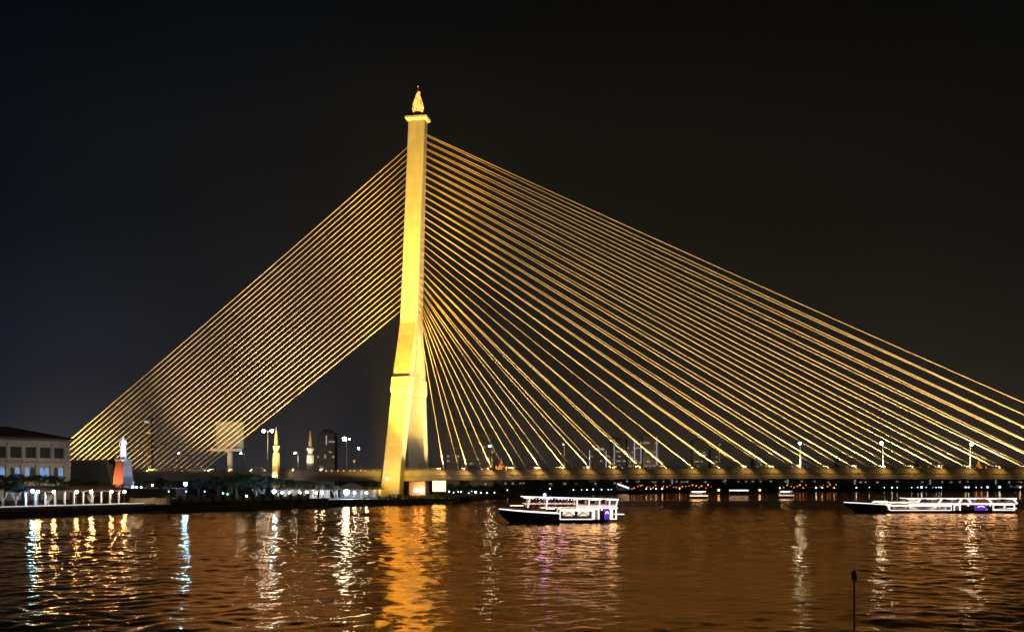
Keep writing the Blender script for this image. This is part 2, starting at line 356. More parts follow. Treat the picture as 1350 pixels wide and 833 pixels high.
# deck: box girder with a recessed fascia, one length
SPANS = [(-330,0)] + [(i*12.5, None) for i in range(0)]
TS = [-330,-200,-100,-40,0] + [12.5*i for i in range(1,25)] + [330]
dk = MB(); rings = []
for t in TS:
    z = deck_z(t)
    rings.append([(t,-14.6,z),(t,-14.9,z),(t,-14.9,z-1.35),(t,-14.35,z-1.55),(t,-14.35,z-1.95),(t,-14.75,z-2.15),(t,-14.75,z-3.3),(t,-12,z-3.5),
                  (t,12,z-3.5),(t,14.75,z-3.3),(t,14.75,z-2.15),(t,14.35,z-1.95),(t,14.35,z-1.55),(t,14.9,z-1.35),(t,14.9,z),(t,14.6,z)])
dk.loft(rings); girder = dk.build('girder', M['girder'], bridge)
for o in (girder,): o.data.polygons.foreach_set('use_smooth',[False]*len(o.data.polygons))
rs = MB()
for i in range(len(TS)-1):
    a, b = TS[i], TS[i+1]; rs.quad((a,-13.2,deck_z(a)+0.03),(b,-13.2,deck_z(b)+0.03),(b,13.2,deck_z(b)+0.03),(a,13.2,deck_z(a)+0.03))
rs.build('roadway', M['deck'], girder)
mk = MB()
for s_ in (-12.6,-8.8,-5.2,-1.6,1.6,5.2,8.8,12.6):
    solid = abs(s_) in (12.6,1.6)
    for i in range(len(TS)-1):
        a, b = TS[i], TS[i+1]; L = b-a; k = max(1,int(L//12))
        for q in range(k):
            u0 = a + L*q/k; u1 = a + L*(q+(1.0 if solid else 0.4))/k
            mk.quad((u0,s_-0.08,deck_z(u0)+0.04),(u1,s_-0.08,deck_z(u1)+0.04),(u1,s_+0.08,deck_z(u1)+0.04),(u0,s_+0.08,deck_z(u0)+0.04))
mk.build('lane_marking', M['white'], girder)
for s_ in (-14.7, 14.7):
    pa = MB()
    for i in range(len(TS)-1):
        a, b = TS[i], TS[i+1]; pa.bar((a,s_,deck_z(a)+0.3),(b,s_,deck_z(b)+0.3),0.28,0.6)
    pa.build('parapet', M['girder'], girder)
    ra = MB(); t = -330
    while t < 330:
        ra.bar((t,s_,deck_z(t)+0.55),(t,s_,deck_z(t)+1.35),0.1,0.1); t += 2.4
    for i in range(len(TS)-1):
        a, b = TS[i], TS[i+1]
        for h in (0.85,1.1,1.35): ra.bar((a,s_,deck_z(a)+h),(b,s_,deck_z(b)+h),0.09,0.08)
    ra.build('railing', M['rail'], girder)
# approach piers
for t in (-60,-110,-160,-215,-270):
    p = MB(); 
    for s_ in (-8,8): p.lathe([(1.3,0.5),(1.3,7.0)], (t,s_,0), 14)
    p.box(t-1.6,t+1.6,-12,12,7.0,8.1); p.build('approach_pier', M['girder'], bridge)

# stays
NC = 28
def stay(p, q, r):
    p = Vector(p); q = Vector(q); d = (q-p).normalized(); c = MB(); c.smooth = True
    c.tube([p+(q-p)*f-Vector((0,0,0.0065*(q-p).length*4*f*(1-f)*0.5)) for f in (0,.12,.25,.4,.55,.7,.85,1)], r, 8); return c
main_feet = []
for k in range(NC):
    tk = 19.0 + 9.48*k; zk = 74.0 + (146.0-74.0)*(k/27.0)**1.02
    main_feet.append(tk)
    for sg in (-1, 1):
        foot = (tk, sg*12.4, deck_z(tk)+0.2); head = (lean(zk)+3.1, sg*1.3, zk)
        c = stay(foot, head, 0.15); f = Vector(foot); d = (Vector(head)-f).normalized()
        c.tube([f, f+d*2.6], [0.32,0.26], 8)
        c.build('stay_cable', M['cable'], bridge)
back_feet = []
for k in range(NC):
    tk = -88.5 - 2.9*k; zk = 77.5 + (142.0-77.5)*(k/27.0); back_feet.append(tk)
    foot = (tk, 0.0, deck_z(tk)+0.2); head = (lean(zk)-3.1, 0.0, zk)
    c = stay(foot, head, 0.175); f = Vector(foot); d = (Vector(head)-f).normalized(); c.tube([f, f+d*2.6], [0.34,0.28], 8)
    c.build('stay_cable', M['cable'], bridge)

# floodlights along the deck edges at the cable feet
GOLD = (1.0,0.69,0.27)
def floodlight(name, label, cat, loc, aim, power, color, ang, m, size=0.4, group=None, sr=0.5, blend=0.7):
    f = thing(name, label, cat, loc, 0, group); l = Vector(aim) - Vector(loc); dirn = l.normalized()
    b = MB(); p0 = Vector((0,0,0.0)); b.bar((0,0,0),(0,0,0.45),0.14,0.14); b.build('bracket', M['dark'], f)
    h = MB(); h.tube([Vector((0,0,0.6))-dirn*size*0.9, Vector((0,0,0.6))+dirn*size*0.35],[size*0.6,size],10); h.build('lamp_housing', M['dark'], f)
    MB().ball(Vector((0,0,0.6))+dirn*size*0.5, size*0.82, 10, 6).build('lens', m, f)
    if power: spot('beam', Vector((0,0,0.6))+dirn*size*1.6, Vector((0,0,0.6))+l, power, color, ang, blend, f, sr)
    return f
CABLE_P = 3.5e4
for k, t in enumerate(main_feet):
    if t > 262: continue
    for sg, side in ((-1,'near'),(1,'far')):
        z = deck_z(t); loc = T(t-0.8, sg*16.0, z-0.1)
        fl_ = floodlight('floodlight', '%s amber floodlight from the pylon along the %s railing of the main span' % (WORDS[k], side), 'floodlight', loc,
                   T(t-22, sg*4.0, 95), (CABLE_P if sg < 0 else CABLE_P*0.8), GOLD, 132, M['e_amber'], random.uniform(0.17,0.33), 'amber floodlights at the feet of the cables')
        if sg < 0: spot('fascia_wash', (0.25,-1.1,-0.3), Vector((-0.25,1.3,-2.6)), 330 if t < 60 else 190, (1.0,0.55,0.13), 160, 0.5, fl_, 0.2)
for k, x in enumerate((193,274,301.5,330,386,423,430,437.5,445.7,453,462,467,476,482,493)):
    s_ = -15.6; t = t_at(x, s_)
    floodlight('floodlight', '%s amber floodlight on the approach railing, counted from the west end' % WORDS[k], 'floodlight', T(t, s_, deck_z(t)-0.1),
               T(-45+t*0.05, -1, 80), CABLE_P*0.45 if k < 6 else 0, GOLD, 115, M['e_amber'], 0.34 if k < 5 else 0.22, 'amber floodlights on the approach railing')
for k, t in enumerate((-178,-168,-150,-130)):
    floodlight('ground_floodlight', '%s large yellow floodlight on the approach edge beside the outermost back cables' % WORDS[k], 'floodlight', T(t, -16.2, 11.4),
               T(-105, 0, 60), 1.4e5, (1.0,0.64,0.17), 110, M['e_amber'], 0.5, 'large floodlights beside the outermost back cables')
for k, (t, aim, pw) in enumerate(((-48,(-42,0,62),2.9e5),(-85,(-80,0,50),2.6e5),(-30,(-30,0,98),3.4e5))):  # unseen lights added behind the trees to fill the dim back cables
    floodlight('added_cable_light', '%s unseen golden light added among the trees to brighten the back cables' % WORDS[k], 'floodlight', T(t,-39,2.0), T(*aim), pw, (1.0,0.66,0.30), 62, M['dark'], 0.5, 'unseen lights added among the park trees', 0.8)
floodlight('added_fan_light', 'unseen golden light added at the quay edge to brighten the cables right of the pylon', 'floodlight', T(7,-42.5,2.0), T(46,-4,82), 2.6e5, (1.0,0.68,0.25), 62, M['dark'], 0.5, None, 0.8)  # unseen light added to brighten the fan next to the pylon
# pylon floods
YEL = (1.0,0.56,0.045); ORA = (1.0,0.52,0.06)
for k, (lab, t, s_, z, aim, pw, colr, ang) in enumerate((
  ('yellow floodlight beside the near pylon foot aimed up at the shaft, upstream side', -9, -36, 2.0, (1.5,-5,88), 1.2e6, YEL, 47),
  ('yellow floodlight beside the near pylon foot aimed up at the shaft, midstream side', 8, -37, 2.0, (2.5,-4,92), 1.2e6, YEL, 47),
  ('orange floodlight at the quay edge washing the near pylon leg', 6, -44, 2.0, (0.5,-18,26), 0.75e5, (1.0,0.56,0.06), 96),
  ('tall-throw golden floodlight at the quay edge aimed at the pylon top', 3, -43, 2.0, (4,-3,138), 2.0e6, (1.0,0.58,0.045), 30),
  ('yellow floodlight on the quay aimed at the collar of the near leg', 2, -40, 2.0, (1.5,-12,56), 1.1e5, YEL, 52),
  ('narrow golden fill light added at the quay edge to brighten the fork of the pylon', -1, -44.5, 2.0, (1.3,-8,60), 8.0e5, YEL, 28),  # fill added for the dark sloping faces at the fork
)):
    floodlight('pylon_floodlight', lab, 'floodlight', T(t,s_,z), T(*aim), pw, colr, ang, M['dark'], 0.45, 'floodlights around the pylon foot', 0.8, 1.0)
for k, (t, s_, aim, pw, colr, ang) in enumerate(((6.0,-9,(1.5,9,50),0.35e5,YEL,75),(15.0,-6,(4,0,95),0.55e5,ORA,70))):
    floodlight('deck_floodlight', ('yellow floodlight on the roadway between the pylon legs' if k == 0 else 'orange floodlight on the roadway aimed at the river face of the pylon'), 'floodlight',
               T(t,s_,deck_z(t)), T(*aim), pw, colr, ang, M['dark'], 0.4, None, 0.6)
# lamps at the far pylon foot under the deck, and the big lit panel beside it
for k, (x, y, r_) in enumerate(((548.5,646,0.85),(556,646.5,1.0))):
    t = t_at(x, 13.0); p = T(t, 13.0, bz(y,t,13.0)); f = thing('foot_lamp', ('left' if k == 0 else 'right')+' one of two orange flood lamps glaring on the far pylon foot', 'floodlight', p)
    b = MB(); b.bar((0,0,-p.z+2.0),(0,0,-0.4),0.2,0.2); b.build('post', M['dark'], f)
    MB().ball((0,-0.2,0), r_, 12, 8).build('lens', emis('foot_lamp_glow', (1.0,0.45,0.16), 22), f)
t = t_at(579, -18.0); p = T(t, -18.0, 2.0); f = thing('light_board', 'square yellow light panel glaring under the deck right of the pylon', 'light panel', p, -PHI)
zc = bz(640.5,t,-18.0)-2.0; b = MB()
for dx in (-2.0,2.0): b.bar((dx,0.5,0),(dx,0.5,zc+2),0.25,0.25)
b.box(-2.7,2.7,0.0,0.4,zc-2.15,zc+2.15); b.build('frame', M['dark'], f)
pn = MB()
for i in range(5):
    for j in range(4):
        pn.box(-2.55+i*1.03,-1.57+i*1.03,-0.12,-0.01,zc-2.0+j*1.01,zc-1.05+j*1.01)
pn.build('lamp_panel', M['e_panel'], f)
# lamp on the near leg
t = t_at(509, -23.4); p = T(t,-22.0-0.2,bz(630.5,t,-22)); f = thing('wall_lamp', 'single amber lamp fixed to the near pylon leg at deck height', 'wall lamp', p)
MB().bar((0,1.4,0),(0,0,0),0.15,0.15).build('bracket', M['dark'], f); MB().ball((0,-0.1,0),0.55).build('lens', M['e_amber'], f)

# ------------------------------------------------------------------ street lamps
def street_lamp(label, loc, h, arms, rad=0.36, m='e_cool', rz=0.0, group='street lamps on the bridge'):
    f = thing('street_lamp', label, 'street lamp', loc, rz, group)
    MB().tube([(0,0,0),(0,0,0.8),(0,0,0.81),(0,0,h)], [0.26,0.24,0.17,0.1], 8).build('pole', M['pole'], f)
    for dx in arms:
        a = MB(); a.tube([(0,0,h-0.3),(dx*0.35,0,h+0.25),(dx,0,h+0.3)], 0.07, 6); arm = a.build('arm', M['pole'], f)
        MB().lathe([(0.1,0.3),(0.36,0.2),(0.4,0.1),(0.3,0.05)], (dx,0,h), 10).build('lamp_head', M['pole'], arm)
        if m: MB().ball((dx,0,h-0.12), rad if not isinstance(rad,tuple) else rad[0 if dx < 0 else 1], 10, 6).build('lamp', M[m], arm)
    return f
for x, s_, yh, arms, lab, m, rad in (
  (238,14.0,597,(-0.9,),'slim street lamp on the approach under the lowest back cables','e_cool',0.22),
  (322.5,14.0,597,(-1.7,),'curved street lamp right of the billboard on the approach','e_cool',0.30),
  (353,-13.9,567.5,(-1.7,1.7),'tall twin-headed street lamp left of the golden spire','e_cool',0.52),
  (393,14.0,596.5,(-1.4,),'curved street lamp between the two golden spires','e_cool',0.28),
  (457,-13.9,578,(-0.9,1.1),'bright tall street lamp right of the smaller spire','e_cool',(0.72,0.25)),
  (476,14.0,590.5,(-1.2,),'small street lamp just left of the pylon','e_cool',0.33),
  (551,14.0,589,(0.3,),'street lamp standing in front of the far pylon leg','e_cool',0.30),
  (648,14.0,587,(-0.8,),'street lamp in front of the dark tower block','e_cool',0.42),
  (744,14.0,585,(-0.4,),'dim street lamp between the tower block and the neon building','e_far',0.25),
  (948,14.0,586,(0.3,),'unlit street lamp right of the lit tower cluster',None,0.2),
  (1055,-13.9,583.5,(-0.2,),'bright street lamp nearest the middle of the main span','e_cool',0.42),
  (1164,-13.9,583.5,(-0.5,),'bright street lamp second from the right end of the railing','e_cool',0.45),
  (1279,-13.9,585,(0.4,),'bright street lamp beside the glowing temple spire','e_cool',0.48)):
    t = t_at(x, s_); z0 = deck_z(t)+0.1; h = bz(yh,t,s_) - z0
    street_lamp(lab, T(t,s_,z0), h, arms, rad, m, -PHI)
# signal post near the pylon
t = t_at(467,-13.9); f = thing('road_sign','round road sign on a thin post beside the small street lamp','sign',T(t,-13.9,deck_z(t)),-PHI)
MB().tube([(0,0,0),(0,0,4.2)],0.07,6).build('post',M['pole'],f); MB().tube([(0,-0.1,4.4),(0,-0.16,4.4)],0.55,16).build('disc',M['white'],f)

# ------------------------------------------------------------------ spires at the bridge head
def spire(label, x, s_, ytop, sc, light_p, colr=(1.0,0.80,0.42)):
    t = t_at(x, s_); p = T(t, s_, 2.0); H = bz(ytop,t,s_)-2.0
    f = thing('bridge_spire', label, 'spire', p, -PHI); n = 8; k = H/29.0
    P_ = lambda pr: [(r_*sc, z_*k) for r_, z_ in pr]
    MB().lathe(P_([(2.1,0),(2.1,9.0),(2.0,9.2),(1.85,9.9),(1.5,18.0)]), n=n).build('shaft', M['gold'] if sc < 0.8 else M['stone'], f)
    MB().lathe(P_([(1.4,18.0),(1.1,18.6),(1.2,19.2),(1.75,20.3),(1.95,20.9),(1.5,21.1)]), n=n).build('bowl', M['gold'] if sc < 0.8 else M['stone'], f)
    MB().lathe(P_([(1.15,21.1),(1.05,22.5),(0.5,26.2),(0.2,28.0),(0.03,29)]), n=n).build('spire_top', M['gold'], f)
    r = MB()
    for q in range(8):
        a = 2*math.pi*q/8; r.bar((2.08*sc*math.cos(a),2.08*sc*math.sin(a),9.3*k),(1.58*sc*math.cos(a),1.58*sc*math.sin(a),17.8*k),0.2,0.2)
    r.build('ribs', M['gold'], f)
    spot('beam', (-3.5,-7.5,10.5), (0,0,21), light_p, colr, 60, 0.6, f, 0.4); spot('beam', (4,-7,10.5), (0,0,20), light_p*0.7, colr, 60, 0.6, f, 0.4)
    return f
spire('larger golden spire standing in front of the approach beside the twin-headed lamp', 364, -18.0, 561.5, 0.74, 1.0e3)
spire('smaller pale spire behind the approach roadway right of the curved lamp', 409, 18.0, 567, 0.86, 9.0e3, (1.0,0.86,0.62))
t = t_at(362.5,-19.5); f = thing('uplight','white uplight at the waist of the larger golden spire','uplight',T(t,-20.6,bz(627.5,t,-20.5)))
MB().ball((0,0,0),0.45,10,6,0.6).build('lens',M['e_warm'],f); MB().bar((0,1.2,-0.2),(0,0,-0.2),0.2,0.2).build('bracket',M['dark'],f)

# billboard
t = t_at(303, 20); p = T(t,20,2.0); f = thing('billboard','big pale billboard on a single column behind the lowest back cables','billboard',p,R(6))
zb = bz(590,t,20)-2; zt_ = bz(556,t,20)-2; wd = 36*p.y/FPX/2
MB().lathe([(1.2,0),(1.2,zb-0.2)],(0,0.4,0),12).build('column',M['girder'],f)
MB().box(-wd,wd,0,0.9,zb,zt_).build('panel',M['billboard'],f)
MB().box(-wd-0.45,-wd-0.003,-0.2,1.0,zb-0.4,zt_+0.4).box(wd+0.003,wd+0.45,-0.2,1.0,zb-0.4,zt_+0.4).box(-wd,wd,-0.2,1.0,zt_+0.003,zt_+0.4).box(-wd,wd,-0.2,1.0,zb-0.4,zb-0.003).build('frame',M['dark'],f)
MB().box(-wd-2.2,wd-0.5,-0.9,-0.3,zb-1.6,zb-0.2).build('catwalk',M['girder'],f)
b = MB()
for q in range(7): b.box(-wd+q*wd/3.05-0.05,-wd+q*wd/3.05+0.05,-0.12,-0.003,zb+0.2,zt_-0.1)
for q in range(3): b.box(-wd,wd,-0.1,-0.004,zb+1.2+q*3.4,zb+1.3+q*3.4)
b.build('lattice',M['pole'],f)
spot('beam',(0,-16,zb-7),(0,0,zb+6),9000,(1.0,0.82,0.55),100,0.6,f,0.4)

# vans on the approach
def van(label, x, s_, ln, rz=0):
    t = t_at(x, s_); f = thing('van', label, 'van', T(t,s_,deck_z(t)+0.05), -PHI+rz)
    prof = [(-ln/2,0.4),(-ln/2,1.95),(-ln/2+0.2,2.15),(ln/2-1.6,2.15),(ln/2-0.7,1.35),(ln/2,1.1),(ln/2,0.4)]
    MB().loft([[(x_,-0.9,z_) for x_,z_ in prof],[(x_,0.9,z_) for x_,z_ in prof]]).build('body',M['white'],f)
    for a,b_ in ((-ln/2+0.3,-ln/2+1.3),(-ln/2+1.45,-ln/2+2.5),(-ln/2+2.65,ln/2-1.75)):
        for s2 in (-0.903,0.903): MB().box(a,b_,min(s2,s2*1.005),max(s2,s2*1.005),1.35,1.95).build('window',M['winglass'],f)
    for xx in (-ln/2+0.9,ln/2-0.9):
        for yy in (-0.86,0.86):
            wh = MB().tube([(xx,yy-0.1,0.36),(xx,yy+0.1,0.36)],0.36,14).build('wheel',M['tyre'],f)
    MB().box(ln/2,ln/2+0.03,-0.75,-0.45,0.75,0.95).build('headlight',M['e_far'],f); MB().box(ln/2,ln/2+0.03,0.45,0.75,0.75,0.95).build('headlight',M['e_far'],f)
van('pale van on the main span just right of the pylon', 627, -10.5, 5.0); van('white van on the main span under the brightest middle street lamp', 1060, -10.5, 5.0); van('white van on the main span right of the neon building', 812, -10.5, 4.8)
van('white van on the approach left of the billboard column', 262, -10.5, 5.4); van('white van on the approach near the twin-headed lamp', 341, -10.5, 5.2)

# ------------------------------------------------------------------ trees
def leaf_mesh(name, rx, ry, rz, n, size, m, clumps=16, seed=0):
    rnd = random.Random(seed); mb = MB(); cs = []
    for i in range(clumps):
        a = rnd.uniform(0,2*math.pi); q = rnd.uniform(0.25,0.85); h = rnd.uniform(-0.55,0.85)
        cs.append((math.cos(a)*q*rx*math.sqrt(max(0.1,1-h*h*0.8)), math.sin(a)*q*ry*math.sqrt(max(0.1,1-h*h*0.8)), h*rz, rnd.uniform(0.24,0.5)))
    for i in range(n):
        cx,cy,cz,cr = rnd.choice(cs)
        d = Vector((rnd.gauss(0,1),rnd.gauss(0,1),rnd.gauss(0,0.8))); d.normalize(); d *= rnd.random()**0.45
        p = Vector((cx+d.x*cr*rx, cy+d.y*cr*ry, cz+d.z*cr*rz*1.1))
        a = Vector((rnd.gauss(0,1),rnd.gauss(0,1),rnd.gauss(0,0.6))).normalized(); b = a.orthogonal().normalized()
        if rnd.random() < 0.5: b = a.cross(b)
        s_ = size*rnd.uniform(0.6,1.3); mb.add([p-a*s_*0.9, p-b*s_*0.45, p+a*s_*0.9, p+b*s_*0.45],[(0,1,2,3)])
    return mb.mesh(name, m)
CROWNS = [leaf_mesh('crown', 1,1,0.72, 1700, 0.085, M['leaf'], 18, sd) for sd in (1,2,3)]
def tree(label, x, y, z, r, h, v=0, ry=None, group='dark trees along the west bank', name='tree', squash=1.0):
    f = thing(name, label, 'tree', (x,y,z), random.uniform(0,6), group); th = h - r*0.72*squash
    rnd = random.Random(int(x*13+y*7)); tr = MB(); tr.smooth = True
    tr.tube([(0,0,0),(0.1,0.05,th*0.5),(0.05,0,th+r*0.2)],[0.09*r+0.12,0.07*r+0.08,0.04*r+0.04],8)
    for k in range(6):
        a = k*1.05+rnd.uniform(-.3,.3); b0 = th*rnd.uniform(0.5,0.9)
        tr.tube([(0,0,b0),(math.cos(a)*r*0.35,math.sin(a)*r*0.35,b0+r*0.25),(math.cos(a)*r*0.65,math.sin(a)*r*0.65,th+r*rnd.uniform(0,0.3))],[0.05*r+0.05,0.035*r+0.03,0.02],6)
    tr.build('trunk', M['barkd'], f)
    c = bpy.data.objects.new('crown', CROWNS[v%3]); COL.objects.link(c); c.parent = f; c.location = (0,0,th); c.scale = (r, ry or r, r*squash)
    return f
def tree_px(label, x, Y, ybase_z, rpx, ytop, v=0, **k):
    r = rpx*Y/FPX; h = pz(ytop,Y)-ybase_z; return tree(label, px(x,Y), Y, ybase_z, r, h, v, **k)

for i,(x,Y,rp,yt,lab,sq) in enumerate((
 (6,318,17,626,'broad dark tree at the left edge of the photo in front of the mansion',0.6),(30,322,17,625,'dark rounded tree below the second mansion window',0.6),
 (52,316,15,626,'leafy tree with a yellow-green top below the third mansion window',0.6),(74,318,16,627,'low dark tree in front of the mansion corner',0.55),
 (98,322,17,632,'low dark tree in front of the grey block, left of its middle',0.5),(122,320,16,634,'low dark tree in front of the grey block, right of its middle',0.5),
 (143,322,12,638,'small dark tree just left of the monument',0.5),
 (213,312,10,630,'round dark shrub-like tree at the terrace steps',0.95),
 (190,420,13,620,'faint tree under the approach right of the monument',0.7),
 (262,345,15,632,'dark tree left of the green-lit planting',0.6),(288,352,17,629,'dark tree above the green-lit planting',0.7),
 (312,350,19,625,'tallest dark tree of the clump below the billboard',0.8),(336,352,20,624,'wide dark tree just left of the larger spire',0.8),(358,360,16,628,'dark tree behind the bright blue lamp',0.7),
 (380,366,15,632,'low dark tree right of the larger spire',0.5),(398,370,16,634,'low dark tree below the gap between spires',0.5),(420,372,14,636,'low dark tree left of the tented pavilion',0.5),
 (490,400,12,636,'dark tree beside the near pylon leg',0.7),
 (150,360,8,604,'pale green tree behind the monument, left of the statue',0.9))):
    tree_px(lab, x, Y, 2.0, rp, yt, i, squash=sq)

# ------------------------------------------------------------------ west bank: quays
def along(pts, off, z):   # offset a polyline to its left (landwards)
    res = []
    for i,(x,y) in enumerate(pts):
        a = pts[max(0,i-1)]; b = pts[min(len(pts)-1,i+1)]; d = Vector((b[0]-a[0],b[1]-a[1])).normalized(); res.append(Vector((x-d.y*off,y+d.x*off,z)))
    return res
def quay(name, label, pts, z0, z1, th, m):
    q = MB(); a = along(pts,-0.25,z1); b = along(pts,th,z1)
    q.loft([[(p.x,p.y,z0),(r.x,r.y,z0),(r.x,r.y,z1),(p.x,p.y,z1)] for p,r in zip(a,b)])
    return tag(q.build(name, m), label, 'quay wall')
qa = [(-260,60),(-125,250),(-102.5,284.5)]; qb = [(-97.5,292),(-67,338),(-62,345)]; qc = [(-61.5,345.8),(-39,363)]
quay('quay_wall','dark quay wall below the lamp-lit pavilion at the left',qa,-0.6,2.5,1.6,M['quay'])
quay('quay_wall','dark quay wall with piers below the tree clump',qb,-0.6,2.7,1.2,M['quay'])
quay('quay_wall','low quay edge in front of the tented pavilion',qc,-0.6,2.1,3.0,M['quay'])
# pale coping on the first quay
cpn = MB(); a = along(qa,-0.4,2.5); b = along(qa,1.9,2.5)
cpn.loft([[(p.x,p.y,2.504),(r.x,r.y,2.504),(r.x,r.y,2.72),(p.x,p.y,2.72)] for p,r in zip(a,b)])
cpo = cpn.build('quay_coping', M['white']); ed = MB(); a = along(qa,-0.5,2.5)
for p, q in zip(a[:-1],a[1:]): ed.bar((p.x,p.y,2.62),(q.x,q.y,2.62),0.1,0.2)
ed.build('coping_glow', emis('quay_edge_glow',(1.0,0.85,0.72),0.75), cpo)  # glowing strip added so the coping edge looks lit
tag(cpo,'pale stone coping along the top of the left quay','coping')
# steps in the gap between the quays
st = MB()
for i in range(8):
    f0 = i/8; c0 = Vector((-100,288.3,0)); d = Vector((-0.83,0.55,0)); e = Vector((0.55,0.83,0))*3.4; p = c0 + d*(i*0.7); h = 0.3+i*0.28
    st.add([p-e+Vector((0,0,-.6)),p+e+Vector((0,0,-.6)),p+e+d*0.7+Vector((0,0,-.6)),p-e+d*0.7+Vector((0,0,-.6)),p-e+Vector((0,0,h)),p+e+Vector((0,0,h)),p+e+d*0.7+Vector((0,0,h)),p-e+d*0.7+Vector((0,0,h))],
           [(0,3,2,1),(4,5,6,7),(0,1,5,4),(1,2,6,5),(2,3,7,6),(3,0,4,7)])
tag(st.build('landing_steps', M['tan']),'stone landing steps going down to the water between the two quays','steps')
for i,(x,Y,tx,ty,pw,lab) in enumerate(((22,300,26,316,900,'added ground light under the broad tree by the mansion'),(62,300,60,315,900,'added ground light under the leafy tree by the mansion corner'),(110,306,112,320,350,'added ground light before the grey block'),
    (300,336,306,350,420,'added ground light below the tallest tree of the clump'),(340,340,344,354,420,'added ground light behind the blue lamp'),(400,352,396,368,300,'added ground light behind the right pavilion'))):  # spots added only to brighten the dark crowns
    f = thing('added_tree_light',lab,'uplight',(px(x,Y),Y,2.0),0,'lights added to brighten the trees'); MB().lathe([(0.25,0),(0.25,0.2),(0.18,0.3)],n=10).build('lamp_housing',M['dark'],f)
    spot('beam',(0,0,0.5),(px(tx,ty)-px(x,Y),ty-Y,7),pw*2.2,(1.0,0.85,0.45),110,0.7,f,0.2)
# paved promenade sheet
pv = MB(); a = along(BANK[1:6],1.0,2.012); b = along(BANK[1:6],30.0,2.012)
for i in range(len(a)-1): pv.quad(a[i],a[i+1],b[i+1],b[i])
tag(pv.build('pavement', M['paving']),None,None,kind='structure')
# balustrade with piers on second quay
bal = thing('balustrade','dark balustrade of square piers along the second quay','balustrade',(-97.5,292,2.7))
d0 = Vector((-67+97.5,338-292,0)); Lb = d0.length; d0.normalize(); nn = Vector((-d0.y,d0.x,0))
for i in range(15):
    p = d0*(Lb*i/14)+nn*0.6; MB().box(p.x-0.55,p.x+0.55,p.y-0.55,p.y+0.55,0.0,1.9).build('pier', M['quay'], bal)
for i in range(14):
    p = d0*(Lb*i/14+0.6)+nn*0.6; q = d0*(Lb*(i+1)/14-0.6)+nn*0.6; MB().bar(p+Vector((0,0,0.5)),q+Vector((0,0,0.5)),0.3,0.9).build('panel', M['stone'], bal)

# lamp-lit pavilion on the left quay
def pavilion(label, x0, x1, Y, zf, ze, zr, nposts, depth, m_roof, walls=None, hip=2.0, name='pavilion', ends=None):
    X0, X1 = px(x0,Y), px(x1,Y); f = thing(name, label, 'pavilion', ((X0+X1)/2, Y, zf)); hw = (X1-X0)/2
    if ends: A_, B_ = ends; f.location = ((A_.x+B_.x)/2,(A_.y+B_.y)/2,zf); hw = (B_-A_).length/2; f.rotation_euler = (0,0,math.atan2(B_.y-A_.y,B_.x-A_.x))
    rf = MB(); o = 0.9
    rf.loft([[(-hw-o,-o,ze-zf),(hw+o,-o,ze-zf),(hw+o,depth+o,ze-zf),(-hw-o,depth+o,ze-zf)],[(-hw-o,-o,ze-zf+0.25),(hw+o,-o,ze-zf+0.25),(hw+o,depth+o,ze-zf+0.25),(-hw-o,depth+o,ze-zf+0.25)],
             [(-hw+hip,depth/2-0.2,zr-zf),(hw-hip,depth/2-0.2,zr-zf),(hw-hip,depth/2+0.2,zr-zf),(-hw+hip,depth/2+0.2,zr-zf)]]); rf.build('roof', m_roof, f)
    for i in range(nposts):
        for yy in (0.2, depth-0.2):
            xx = -hw+0.2+(2*hw-0.4)*i/(nposts-1); MB().box(xx-0.19,xx+0.19,yy-0.19,yy+0.19,0,ze-zf).build('post', M['white'], f)
    MB().box(-hw-0.6,hw+0.6,-0.6,depth+0.6,0,0.25).build('plinth', M['paving'], f)
    if walls: MB().box(-hw+0.5,hw-0.5,depth-0.12,depth-0.02,0.25,ze-zf-0.2).build('back_wall', walls, f)
    return f
def bank_ray(x, off):   # where the ray of a photo column meets the left quay line, moved off metres inland
    nx_, ny_ = -37/44.1, 24/44.1; ax, ay = -125+nx_*off, 250+ny_*off; k = (x-CX)/FPX; q = (ax-k*ay)/(37*k-24); return Vector((ax+24*q, ay+37*q))
pavilion('long open pavilion with a dark roof and white posts on the left quay',31,158,300,2.1,5.9,7.6,11,4.5,M['roofdark'],None,ends=(bank_ray(33,8.0),bank_ray(158,8.0)))
def globe_lamp(label, x, y, Y, r, m, group, zg=2.0, pole=True):
    z = pz(y,Y); f = thing('globe_lamp', label, 'lamp', (px(x,Y),Y,zg), 0, group)
    if pole: MB().tube([(0,0,0),(0,0,z-zg-r*0.7)],[0.09,0.06],8).build('pole', M['pole'], f)
    MB().ball((0,0,z-zg), r, 12, 8).build('globe', M[m], f); return f
G1 = 'globe lamps along the left pavilion'
for x, y, m, r, lab in ((43,647,'e_blue',0.36,'blue-white globe lamp at the left end of the long pavilion'),(50,648,'e_warm',0.34,'warm globe lamp close beside the blue-white one'),
  (71,648,'e_warm',0.32,'warm globe lamp beside the light-wrapped tree in the pavilion'),(101,648,'e_warm',0.32,'warm globe lamp near the middle of the long pavilion'),
  (120,648,'e_warm',0.38,'largest warm globe lamp in the right half of the long pavilion'),(147,648,'e_warm',0.32,'warm globe lamp at the right end of the long pavilion'),
  (164,648,'e_warm',0.34,'warm globe lamp standing just right of the long pavilion')):
    globe_lamp(lab, x, y, bank_ray(x,5.0).y, r, m, G1)
